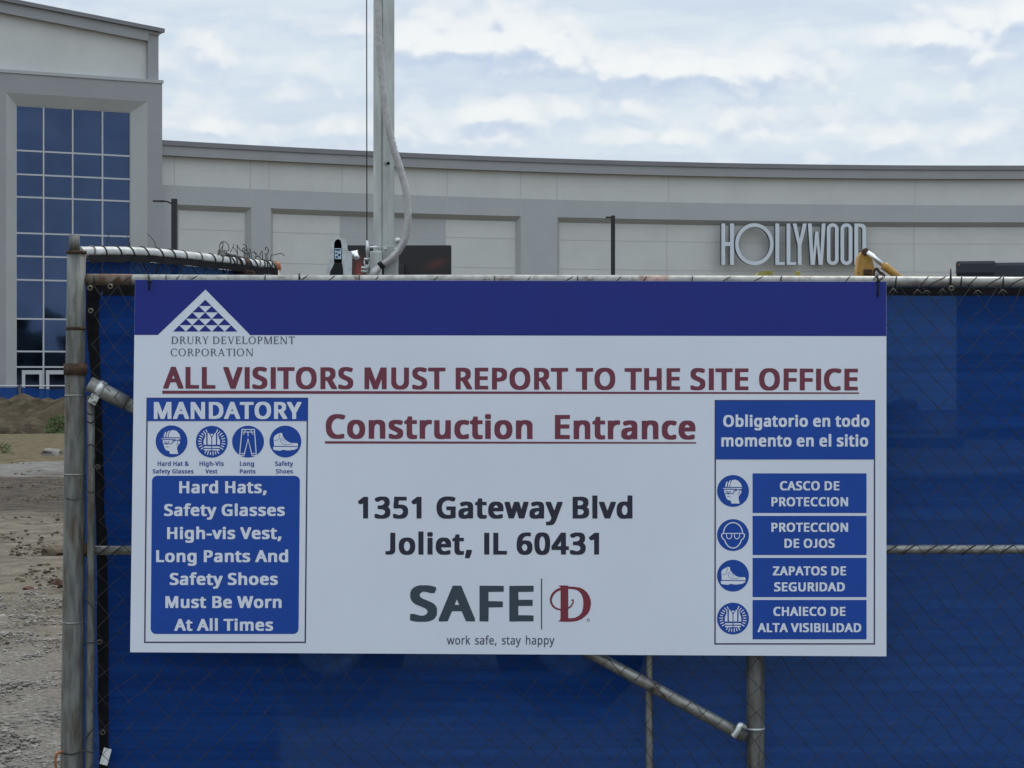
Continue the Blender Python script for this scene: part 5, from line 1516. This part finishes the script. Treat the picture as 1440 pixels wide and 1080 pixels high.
def icon_boot(c):
    wh = [[(-198, -60), (-178, -100), (-118, -135), (-82, -148), (-52, -142), (-46, -90), (0, -30), (62, 12), (112, 26), (198, 26), (214, 50), (210, 78), (-190, 72)],
          [(-205, 88), (210, 92), (206, 112), (145, 140), (42, 152), (-35, 138), (-85, 155), (-175, 146), (-205, 132)]]
    bl = [stroke([(-95, -135), (-100, -70), (-120, -30), (-190, -15)], 6)[0], stroke([(-70, -60), (-80, 0), (-40, 45), (40, 50), (120, 35)], 6)[0],
          stroke([(-40, -60), (-62, -48)], 7)[0], stroke([(-12, -32), (-40, -15)], 7)[0], stroke([(22, -4), (-8, 14)], 7)[0]]
    return wh, bl


def icon_goggles(c):
    sk = [(160 * math.cos(R(a)), -30 - 180 * math.sin(R(a))) for a in range(0, 181, 9)]
    head = sk + [(-192, -12), (-192, 22), (-170, 62), (-142, 82), (-125, 130), (-90, 180), (-45, 212), (0, 220), (45, 212), (90, 180), (125, 130), (142, 82), (170, 62), (192, 22), (192, -12)]
    out = [stroke(head, 17, True), stroke([(-165, -28), (165, -28)], 13)]
    for s in (-1, 1):
        out.append(stroke([(s * 112, -20), (s * 108, 25), (s * 95, 55), (s * 66, 66), (s * 38, 55), (s * 25, 25), (s * 22, -20)], 13))
    return out, []


def pictogram(name, fn, c, parent, r=22.4):
    mb = MB(); flat(mb, [ellipse(c[0], c[1], r, n=48)], 1)
    disc = mb.build(name, M['ink_blue'], parent, fix=False)
    wh, bl = fn(c)
    mb = MB()
    for i, L in enumerate(wh):
        L = L if isinstance(L[0], list) else [L]
        flat(mb, [tri(x, c) for x in L], 2 + 0.05 * i)
    mb.build('symbol', M['sign_white'], disc, fix=False)
    if bl:
        mb = MB()
        for i, L in enumerate(bl): flat(mb, [tri(L, c)], 4 + 0.05 * i)
        mb.build('symbol_detail', M['ink_blue'], disc, fix=False)
    return disc


def border(x0, y0, x1, y1, sk, t=1.9):
    o = [(x0, y0), (x1, y0), (x1 - sk[1], y1), (x0 - sk[0], y1)]
    i = [(x0 + t, y0 + t), (x1 - t, y0 + t), (x1 - sk[1] - t, y1 - t), (x0 - sk[0] + t, y1 - t)]
    return [o, i]


# left panel
mb = MB(); flat(mb, border(206, 559.2, 433.4, 904.2, (3.4, 3.2)), 1)
mb.build('panel_border', M['ink_border'], sign, fix=False)
mb = MB(); flat(mb, [[(207, 560.4), (432.4, 560.4), (432.2, 592), (206.8, 592)]], 2)
hd = mb.build('panel_header', M['ink_blue'], sign, fix=False)
text('lettering', 'MANDATORY', 'bold', 216.3, 423.8, 565.2, 589.2, M['sign_white'], hd, 3)
pictogram('pictogram', icon_head, (241.2, 620.6), sign)
pictogram('pictogram', icon_vest, (297.8, 621.2), sign)
pictogram('pictogram', icon_pants, (348.8, 621.0), sign)
pictogram('pictogram', icon_boot, (401.3, 620.9), sign)
for (s, a, b, y) in (('Hard Hat &', 221.7, 265.6, 0), ('Safety Glasses', 214.6, 272.2, 1), ('High-Vis', 280.4, 314.6, 0), ('Vest', 288.8, 305.8, 1), ('Long', 337.3, 357.4, 0),
                     ('Pants', 337.2, 359.3, 1), ('Safety', 386.8, 412.2, 0), ('Shoes', 388, 412, 1)):
    text('caption_lettering', s, 'bold', a, b, 648.8 + 11 * y, 655.2 + 10.6 * y, M['ink_caption'], sign, 1)
mb = MB(); flat(mb, [rrect(213.8, 669, 421.8, 891.5, 7.5, sk=2.0)], 1)
bx = mb.build('rule_box', M['ink_blue'], sign, fix=False)
for (s, a, b, t, y) in (('Hard Hats,', 252, 375, 676.7, 693.6), ('Safety Glasses', 230.8, 400.5, 708.9, 725.6), ('High-vis Vest,', 235, 395.8, 741.3, 758.1), ('Long Pants And', 219.6, 405.2, 773.6, 790.5),
                        ('Safety Shoes', 238.7, 390.6, 805.8, 822.6), ('Must Be Worn', 232.6, 395.9, 838.2, 855), ('At All Times', 245, 384, 870.3, 887.1)):
    text('lettering', s, 'bold', a, b, t, y, M['sign_white'], bx, 2)

# right panel
mb = MB(); flat(mb, border(1005, 562.4, 1230.8, 906.4, (0.5, 0.3)), 1)
mb.build('panel_border', M['ink_border'], sign, fix=False)
mb = MB(); flat(mb, [rect(1006.3, 563.6, 1229.4, 646)], 2)
hd = mb.build('panel_header', M['ink_blue'], sign, fix=False)
text('lettering', 'Obligatorio en todo', 'bold', 1017, 1222.6, 583.6, 600.4, M['sign_white'], hd, 3, ref='O')
text('lettering', 'momento en el sitio', 'bold', 1014.4, 1220.8, 610.3, 628.0, M['sign_white'], hd, 3, ref='l')
for fn, y in ((icon_head, 690.4), (icon_goggles, 752.4), (icon_boot, 809.5), (icon_vest, 869.8)):
    pictogram('pictogram', fn, (1030.8, y), sign)
for (y0, y1, L) in ((665.6, 721.4, (('CASCO DE', 1096.7, 1180.4, 676.7, 689.5), ('PROTECCION', 1084.8, 1192.6, 699.2, 712))),
                    (725.4, 780.5, (('PROTECCION', 1084.8, 1192.6, 735.1, 747.9), ('DE OJOS', 1103.2, 1173.8, 757.6, 770.4))),
                    (784.5, 839.7, (('ZAPATOS DE', 1086.8, 1189.8, 796.4, 809.1), ('SEGURIDAD', 1088.6, 1188, 818.9, 831.6))),
                    (843.7, 899, (('CHAlECO DE', 1087.5, 1189, 853.4, 866.1), ('ALTA VISIBILIDAD', 1065.3, 1211.2, 876.3, 889)))):
    mb = MB(); flat(mb, [rect(1058.3, y0, 1218.6, y1)], 1)
    bx = mb.build('label_box', M['ink_blue'], sign, fix=False)
    for (s, a, b, t, y) in L:
        text('lettering', s, 'bold', a, b, t, y, M['sign_white'], bx, 2)
# cable ties through the upper corners
for (px, y0, y1) in ((209.5, 392, 408), (1234.5, 391, 417)):
    mb = MB()
    mb.tube([P(px, y1, SY - 0.004), P(px + .3, (y0 + y1) / 2, SY - 0.005), P(px, y0, SY - 0.004), P(px - 1, y0 - 6, FY - 0.0), P(px, y0 - 1, FY + 0.02)], 0.0028, 6)
    mb.tube([P(px - 1.5, y0 + 5, SY - .006), P(px + 3, y0 + 3, SY - .006)], 0.004, 6)
    mb.build('cable_tie', M['black'], sign)
mb = MB()
mb.tube(spline([P(1228, 393, FY - .03), P(1236, 386, FY - .03), P(1244, 389, FY - .035), P(1238, 393, FY - .04), P(1230, 388, FY - .03)], 5), 0.0016, 5)
mb.build('cable_tie', M['rust'], sign)


# ---------------------------------------------------------------- mobile light tower behind the fence
LY = 9.8
lt = thing('light_tower', 'galvanized square mast with grey flexible conduit on a towed light tower behind the sign', 'light tower', (P(539, 0, LY).x, LY, 0))
mx_ = P(539.3, 0, LY).x


def rotbox(mb, cx, cy, sx, sy, z0, z1, ang, b=0.004, mi=0):
    bm = bmesh.new()
    bmesh.ops.create_cube(bm, size=1)
    for v in bm.verts: v.co = Vector((v.co.x * sx, v.co.y * sy, v.co.z * (z1 - z0)))
    bmesh.ops.bevel(bm, geom=bm.edges[:], offset=b, segments=2, affect='EDGES')
    mb.from_bm(bm, mi, Matrix.Translation((cx, cy, (z0 + z1) / 2)) @ Matrix.Rotation(R(ang), 4, 'Z'))


mb = MB()
rotbox(mb, mx_, LY + .03, 0.075, 0.075, 0.62, 7.0, 38, 0.008)
mb.build('mast', M['mast'], lt)
mb = MB()
c = P(546.2, 229.5, LY - 0.01)
mb.rev(c, [(0.0, -0.008), (0.0065, -0.008), (0.0065, 0.02)], 14, 'Y')
mb.build('bolt_hole', M['black'], lt)
mb = MB()      # foot bracket: wide plate and the small box in front of it
a, b = P(521, 378, LY - .05), P(569.5, 351, LY - .05)
mb.bbox(P(538, 0, LY - .02).x, P(560.5, 0, LY).x, LY - 0.035, LY - 0.02, 0.7, P(0, 346, LY).z, 0.003)
mb.build('foot_plate', M['mast'], lt)
mb = MB()
mb.bbox(a.x, P(538.5, 0, LY).x, LY - 0.09, LY - 0.01, 1.3, P(0, 354.5, LY).z, 0.006)
mb.build('winch_housing', M['mast'], lt)
bolt0 = None
for (px, py, r) in ((542, 350, .006), (556.5, 350, .006), (559, 338.5, .012), (533, 350, .005)):
    mb = MB()
    mb.rev(P(px, py, LY - .036), [(0, -0.012), (r * .8, -0.012), (r, -0.006), (r, 0.004), (r * 1.4, 0.004), (r * 1.4, .008)], 8, 'Y')
    mb.build('bolt', M['galv'], lt)
mb = MB()
mb.tube([P(519, 347.5, LY - .06), P(533, 347.8, LY - .05)], 0.006, 8)
mb.build('pin', M['galv'], lt)
# conduit
hp = [(531, -60), (531.3, 0), (533, 60), (537, 110), (543, 160), (552.5, 205), (562, 235), (570, 265), (573.5, 298), (571.5, 328), (564, 347), (551, 363), (535, 374), (526, 383), (522, 396), (521, 430)]
cp = spline([P(x, y, LY - (0.075 if y < 380 else 0.11)) for x, y in hp], 12)
mb = MB()
mb.tube(cp, [0.018 if i % 2 else 0.0145 for i in range(len(cp))], 12)
mb.build('conduit', M['conduit'], lt)
mb = MB()
mb.tube([P(538.5, 370.5, LY - .078), P(533.5, 374.5, LY - .078)], 0.0195, 14)
mb.bbox(-0.012, .012, -.01, .012, -0.05, 0.0, 0.003, 0, Matrix.Translation(P(536, 374, LY - .06)))
mb.build('conduit_clip', M['black'], lt)
# winch cable with its clevis
mb = MB()
mb.tube([P(515.5, -60, LY - .04), P(516, 345, LY - .04)], 0.0026, 6)
mb.build('cable', M['wire'], lt)
mb = MB()
mb.tube([P(516.5, 338, LY - .04), P(517, 350, LY - .04), P(517, 362, LY - .04)], [0.006, 0.009, 0.007], 8)
mb.tube(spline([P(514, 363, LY - .04), P(512.5, 370, LY - .05), P(516, 378, LY - .05), P(519.5, 370, LY - .04), P(517.5, 362, LY - .04)], 4), 0.0042, 7)
mb.tube([P(512, 365, LY - .05), P(521, 364, LY - .05)], 0.006, 8)
mb.tube([P(517, 372, LY - .03), P(518, 388, LY - .03)], 0.009, 8)
mb.build('clevis', M['galv'], lt)
mb = MB()
for (px, py) in ((510, 376.5), (509.8, 381.5)):
    mb.tube([P(px - 2, py, LY - .06), P(px + 8, py + .5, LY - .06)], 0.006, 8)
mb.build('clevis_pin', M['galv'], lt)

# upright tow coupler: cast arch with a dark throat
K = LY - .25


def cp2(x, y): return (450 + x / 7.2, 320 + y / 7.2)


outer = [cp2(*v) for v in [(62, 490), (64, 430), (78, 390), (97, 360), (100, 200), (108, 140), (128, 106), (162, 92), (205, 96), (240, 102), (262, 125), (272, 165), (285, 235), (325, 250), (325, 345), (322, 490)]]
inner = [cp2(*v) for v in [(142, 352), (142, 200), (144, 155), (160, 126), (186, 116), (210, 132), (219, 170), (222, 352)]]
vs, fs = fill2d([[(x, -y) for x, y in outer], [(x, -y) for x, y in inner]])
mb = MB()
mb.add([P(v.x, -v.y, K) for v in vs], fs)
for L in (outer, inner):
    n = len(L)
    mb.add([P(x, y, K) for x, y in L] + [P(x, y, K + .11) for x, y in L], [(i, (i + 1) % n, n + (i + 1) % n, n + i) for i in range(n)], 0, True)
cpl = mb.build('tow_coupler', M['galv'], lt)
vs, fs = fill2d([[(x, -y) for x, y in inner]])
mb = MB(); mb.add([P(v.x, -v.y, K + .07) for v in vs], fs)
low = [cp2(*v) for v in [(98, 489), (104, 440), (128, 400), (146, 352), (220, 352), (230, 400), (236, 489)]]
vs, fs = fill2d([[(x, -y) for x, y in low]])
mb.add([P(v.x, -v.y, K - .006) for v in vs], fs)
mb.build('throat', M['black'], cpl, fix=False)
mb = MB()
mb.bbox(P(471, 0, K).x, P(479.6, 0, K).x, K - .012, K + .02, P(0, 364.5, K).z, P(0, 349.5, K).z, .002)
lb = mb.build('label_plate', mat('label_paper', (0.45, 0.62, 0.72), 0.5, var=0.2, vscale=90), cpl)
mb = MB()
for (x0, y0, x1, y1) in ((471.6, 350.5, 478.8, 352.6), (471.8, 355.8, 474.8, 357.5), (476, 357, 478.8, 360.5), (472.5, 360.2, 475.2, 362.8)):
    mb.box(P(x0, 0, K).x, P(x1, 0, K).x, K - .0135, K - .0125, P(0, y1, K).z, P(0, y0, K).z)
mb.build('print_mark', M['navy'], lb)
mb = MB()
mb.tube([P(489, 360, K + .02), P(497, 358, K + .02), P(503.5, 357.5, K + .02)], [0.018, 0.017, 0.019], 8)
mb.tube([P(499, 357, K), P(503.5, 364, K)], 0.012, 8)
mb.build('latch', M['chrome'], cpl)
# trailer below, dimly seen through the screen
mb = MB()
mb.bbox(-1.55, 0.75, LY + .1, LY + 1.5, 0.62, 0.74, 0.02)
mb.bbox(-0.62, -.46, LY - .1, LY + .2, .5, .78, .02)
mb.build('trailer_frame', M['dark_metal'], lt)
mb = MB()
mb.bbox(-1.5, -0.9, LY + .2, LY + 1.4, 0.74, 1.5, 0.04)
mb.build('engine_cover', M['navy'], lt)
for (x, y, r) in ((P(470, 0, LY).x, LY - .16, 0.34), (P(800, 0, LY).x, LY - .16, 0.34)):
    mb = MB()
    mb.rev((x, y, r), [(0.16, -.02), (0.19, -0.07), (r * .92, -.085), (r, -.05), (r, .05), (r * .92, .085), (.19, .07), (.16, .02)], 32, 'Y')
    wh = mb.build('wheel', M['tyre'], lt)
    mb = MB(); mb.rev((x, y, r), [(0, -.03), (.06, -.04), (.13, -.02), (.162, -.05), (.162, 0.05), (0, 0.05)], 24, 'Y'); mb.build('rim', M['galv'], wh)
mb = MB()
x, y, r = P(330, 0, LY).x, LY - .2, 0.11
mb.rev((x, y, r), [(0, -.025), (r * .85, -.03), (r, -.02), (r, .02), (r * .85, .03), (0, .025)], 24, 'Y')
mb.build('jack_wheel', M['tyre'], lt)
mb = MB()
mb.tube([(x, y + .06, r), (x, y + .06, 0.75)], 0.03, 10)
mb.build('jack', M['galv'], lt)

# ---------------------------------------------------------------- dark display board in front of the building
DY = 60.0
k = DY / F
db = thing('display_board', 'dark digital display board with dim red glow in front of the building, behind the mast', 'display board', (P(562, 0, DY).x, DY, GB))
mb = MB()
mb.bbox(P(488, 0, DY).x, P(634.5, 0, DY).x, DY, DY + .35, 3.0, P(0, 344.5, DY).z, 0.03)
cab = mb.build('cabinet', M['dark_metal'], db)


def screen_mat():
    mt = mat('dark_screen', (0.012, 0.012, 0.014), 0.35, spec=0.5)
    t = mt.node_tree
    N = NT(t)
    b = t.nodes['Principled BSDF']
    g = N.n('ShaderNodeNewGeometry')
    s = N.n('ShaderNodeSeparateXYZ')
    t.links.new(g.outputs['Position'], s.inputs[0])
    x, z = s.outputs[0], s.outputs[2]
    tot = None
    for (px, py, rx, ry, ang, w) in ((613, 371, 13, 5.5, 0.35, 0.32), (505, 382, 6.5, 16, 0.0, 1.0)):
        p = P(px, py, DY)
        dx = N.m('SUBTRACT', x, p.x); dz = N.m('SUBTRACT', z, p.z)
        u = N.m('ADD', N.m('MULTIPLY', dx, math.cos(ang)), N.m('MULTIPLY', dz, math.sin(ang)))
        v = N.m('SUBTRACT', N.m('MULTIPLY', dz, math.cos(ang)), N.m('MULTIPLY', dx, math.sin(ang)))
        a = N.m('POWER', N.m('DIVIDE', u, rx * k), 2.0); c = N.m('POWER', N.m('DIVIDE', v, ry * k), 2.0)
        e = N.m('MULTIPLY', N.m('EXPONENT', N.m('MULTIPLY', N.m('ADD', a, c), -1.0)), w)
        tot = e if tot is None else N.m('ADD', tot, e)
    b.inputs['Emission Color'].default_value = (0.085, 0.012, 0.010, 1)
    t.links.new(tot, b.inputs['Emission Strength'])
    return mt


mb = MB()
mb.box(P(490, 0, DY).x, P(632.5, 0, DY).x, DY - .012, DY - .003, 3.05, P(0, 346.2, DY).z)
mb.build('screen', screen_mat(), cab)
mb = MB()
mb.bbox(P(560, 0, DY - .4).x, P(568, 0, DY - .4).x, DY - .4, DY - .1, 3.0, P(0, 371, DY - .4).z, .02)
mb.build('control_box', M['dark_metal'], db)
for px in (520, 600):
    mb = MB(); mb.bbox(P(px, 0, DY).x - .12, P(px, 0, DY).x + .12, DY + .05, DY + .3, GB, 3.0, .01)
    mb.build('post', M['dark_metal'], db)

# ---------------------------------------------------------------- parking lot lamps
def lamp(px, ytop, Y, arm_px, label, rpx):
    k = Y / F
    c = P(px, ytop, Y)
    o = thing('street_lamp', label, 'street lamp', (c.x, Y, GB), 'black lamp posts in front of the building')
    mb = MB(); r = rpx * k
    mb.bbox(c.x - r, c.x + r, Y - r, Y + r, GB, c.z, 0.012)
    mb.build('pole', M['dark_metal'], o)
    mb = MB(); mb.bbox(c.x - r * 2, c.x + r * 2, Y - r * 2, Y + r * 2, GB, GB + .5, .03); mb.build('base', M['wall_grey'], o)
    return o, c, k


o, c, k = lamp(245.3, 279.5, 67.0, 0, 'taller looking black square lamp post with long curved arm beside the entrance tower', 4.0)
mb = MB()
mb.tube(spline([c + Vector((-.02, 0, -0.16)), c + Vector((-.12, 0, -.13)), c + Vector((-0.22, 0, -.085)), c + Vector((-.34, 0, -.07))], 4), 0.028, 8)
mb.build('arm', M['dark_metal'], o)
mb = MB(); mb.bbox(c.x - .66, c.x - .3, c.y - .14, c.y + .14, c.z - .098, c.z - .05, 0.018); hd = mb.build('lamp_head', M['dark_metal'], o)
mb = MB(); mb.box(c.x - .6, c.x - .36, c.y - .1, c.y + .1, c.z - .104, c.z - .0985); mb.build('lens', M['mullion'], hd)
o, c, k = lamp(862.0, 303, 74.0, 0, 'black square lamp post with short arm stub in front of the middle panels', 2.9)
mb = MB(); mb.tube([c + Vector((-.02, 0, -.07)), c + Vector((-.1, 0, -.065))], 0.02, 8); mb.build('arm', M['dark_metal'], o)
mb = MB(); mb.bbox(c.x - .25, c.x - .09, c.y - .2, c.y + .25, c.z - .09, c.z - .045, .014); hd = mb.build('lamp_head', M['dark_metal'], o)
mb = MB(); mb.box(c.x - .22, c.x - .12, c.y - .15, c.y + .2, c.z - .096, c.z - .0905); mb.build('lens', M['mullion'], hd)

# ---------------------------------------------------------------- yellow digger peeping over the fence
XY = 24.0
k = XY / F
dg = thing('excavator', 'yellow digger whose worn boom and silver hydraulic ram show above the fence', 'excavator', (P(1190, 0, XY).x, XY, 0))


def xq(x, y): return (1000 + x / 4.966, 300 + y / 4.966)


mb = MB()
bo = [xq(*v) for v in [(1017, 435), (1020, 385), (1035, 300), (1052, 268), (1072, 260), (1098, 262), (1110, 290), (1128, 330), (1138, 380), (1140, 435), (1150, 560), (1000, 560)]]
for yy in (0.0, 0.20):
    vs, fs = fill2d([[(x, -y) for x, y in bo]])
    mb.add([P(v.x, -v.y, XY) + Vector((0, yy, 0)) for v in vs], fs)
n = len(bo)
mb.add([P(x, y, XY) for x, y in bo] + [P(x, y, XY) + Vector((0, .2, 0)) for x, y in bo], [(i, (i + 1) % n, n + (i + 1) % n, n + i) for i in range(n)])
boom = mb.build('boom', M['yellow'], dg)
mb = MB(); mb.rev(P(*xq(1080, 268), XY - .02), [(0, -.02), (.036, -.02), (.04, -.01), (.04, .24), (0, .24)], 14, 'Y'); mb.build('pivot_pin', M['rust'], boom)
mb = MB(); mb.bbox(P(*xq(1062, 0), XY).x, P(*xq(1118, 0), XY).x, XY - .05, XY - .005, P(0, 386.5, XY).z, P(0, 379, XY).z, .01); mb.build('grease_block', M['rust'], boom)
mb = MB()
mb.tube(spline([P(1230, 394, XY - .1), P(1229, 382, XY - .1), P(1233, 378, XY - .1), P(1237, 383, XY - .1), P(1242, 386, XY - .1), P(1246, 392, XY - .1)], 4), 0.016, 6)
mb.build('hydraulic_hose', M['rust'], boom)
mb = MB(); mb.tube([P(*xq(1090, 270), XY - .06), P(*xq(1215, 372), XY - .06)], 0.026, 12); mb.build('ram_rod', M['chrome'], dg)
mb = MB(); mb.tube([P(*xq(1203, 362), XY - .06), P(*xq(1222, 378), XY - .06), P(*xq(1310, 445), XY - .06), P(*xq(1400, 510), XY - .06)], [0.05, 0.046, 0.040, 0.040], 12); mb.build('ram_barrel', M['yellow'], dg)
mb = MB()
q = [xq(*v) for v in [(318, 440), (335, 412), (365, 402), (430, 402), (431, 438), (425, 470), (318, 470)]]
vs, fs = fill2d([[(x, -y) for x, y in q]])
n = len(q)
for yy in (0, .5): mb.add([P(v.x, -v.y, XY) + Vector((0, yy, 0)) for v in vs], fs)
mb.add([P(x, y, XY) for x, y in q] + [P(x, y, XY) + Vector((0, .5, 0)) for x, y in q], [(i, (i + 1) % n, n + (i + 1) % n, n + i) for i in range(n)])
mb.build('engine_hood', M['olive'], dg)
mb = MB(); mb.bbox(P(1122.5, 0, XY).x, P(1129, 0, XY).x, XY + .2, XY + .3, P(0, 390, XY).z, P(0, 380.5, XY).z, .008); mb.build('work_lamp', M['olive'], dg)
bx0, bx1 = P(1060, 0, XY).x, P(1215, 0, XY).x
mb = MB(); mb.bbox(bx0, bx1, XY, XY + 1.2, 1.3, P(0, 393, XY).z, .06); mb.build('body', M['yellow'], dg)
for yy in (0.0, 1.0):
    mb = MB()
    L = [(bx0 - .1 + .3 + .3 * math.cos(R(a)), .3 + .3 * math.sin(R(a))) for a in range(90, 271, 15)] + [(bx1 + .2 - .3 + .3 * math.cos(R(a)), .3 + .3 * math.sin(R(a))) for a in range(-90, 91, 15)]
    n = len(L)
    mb.add([(x, XY - .1 + yy, z) for x, z in L] + [(x, XY + .22 + yy, z) for x, z in L], [tuple(range(n)), tuple(range(n, 2 * n))[::-1]] + [(i, (i + 1) % n, n + (i + 1) % n, n + i) for i in range(n)])
    mb.build('track', M['tyre'], dg)
mb = MB(); mb.bbox(bx0 + .2, bx1 - .2, XY + .23, XY + .88, .3, 1.29, .04); mb.build('undercarriage', M['dark_metal'], dg)

# ---------------------------------------------------------------- dark enclosed trailer at the right
TY = 30.0
tr = thing('box_trailer', 'dark navy box trailer roof just showing over the fence at right', 'trailer', (P(1345, 0, TY).x, TY, 0))
xa, xb = P(1345, 0, TY).x, P(1345, 0, TY).x + 4.2
xs_ = P(1399, 0, TY).x
mb = MB(); mb.bbox(xa, xb, TY, TY + 2.1, 0.6, P(0, 369, TY).z, .05); mb.build('body', M['navy'], tr)
mb = MB(); mb.bbox(xa - .01, xs_, TY - .015, TY + 2.1, P(0, 388, TY).z, P(0, 366.5, TY).z, .045); mb.build('roof_hood', M['navy'], tr)
for s in (0.4, 0.62):
    x = xa + (xb - xa) * s
    mb = MB(); mb.rev((x, TY - .02, .36), [(.2, -.03), (.22, -.08), (.33, -.09), (.36, -.05), (.36, .08), (.2, .08)], 28, 'Y'); wh = mb.build('wheel', M['tyre'], tr)
    mb = MB(); mb.rev((x, TY - .02, .36), [(0, -.05), (.1, -.05), (.2, -.03), (.2, .05)], 20, 'Y'); mb.build('rim', M['galv'], wh)
mb = MB(); mb.bbox(xa - 1.2, xa + .1, TY + .9, TY + 1.15, .45, .6, .02); mb.build('tow_bar', M['dark_metal'], tr)
mb = MB()
mb.rev((P(1348.5, 0, TY).x, TY - .014, P(0, 373, TY).z), [(0, -.012), (.012, -.012), (.014, .02)], 10, 'Y')
mb.build('marker_lamp', M['rust_orange'], tr)

tr.rotation_euler = (0, 0, R(-12.5))
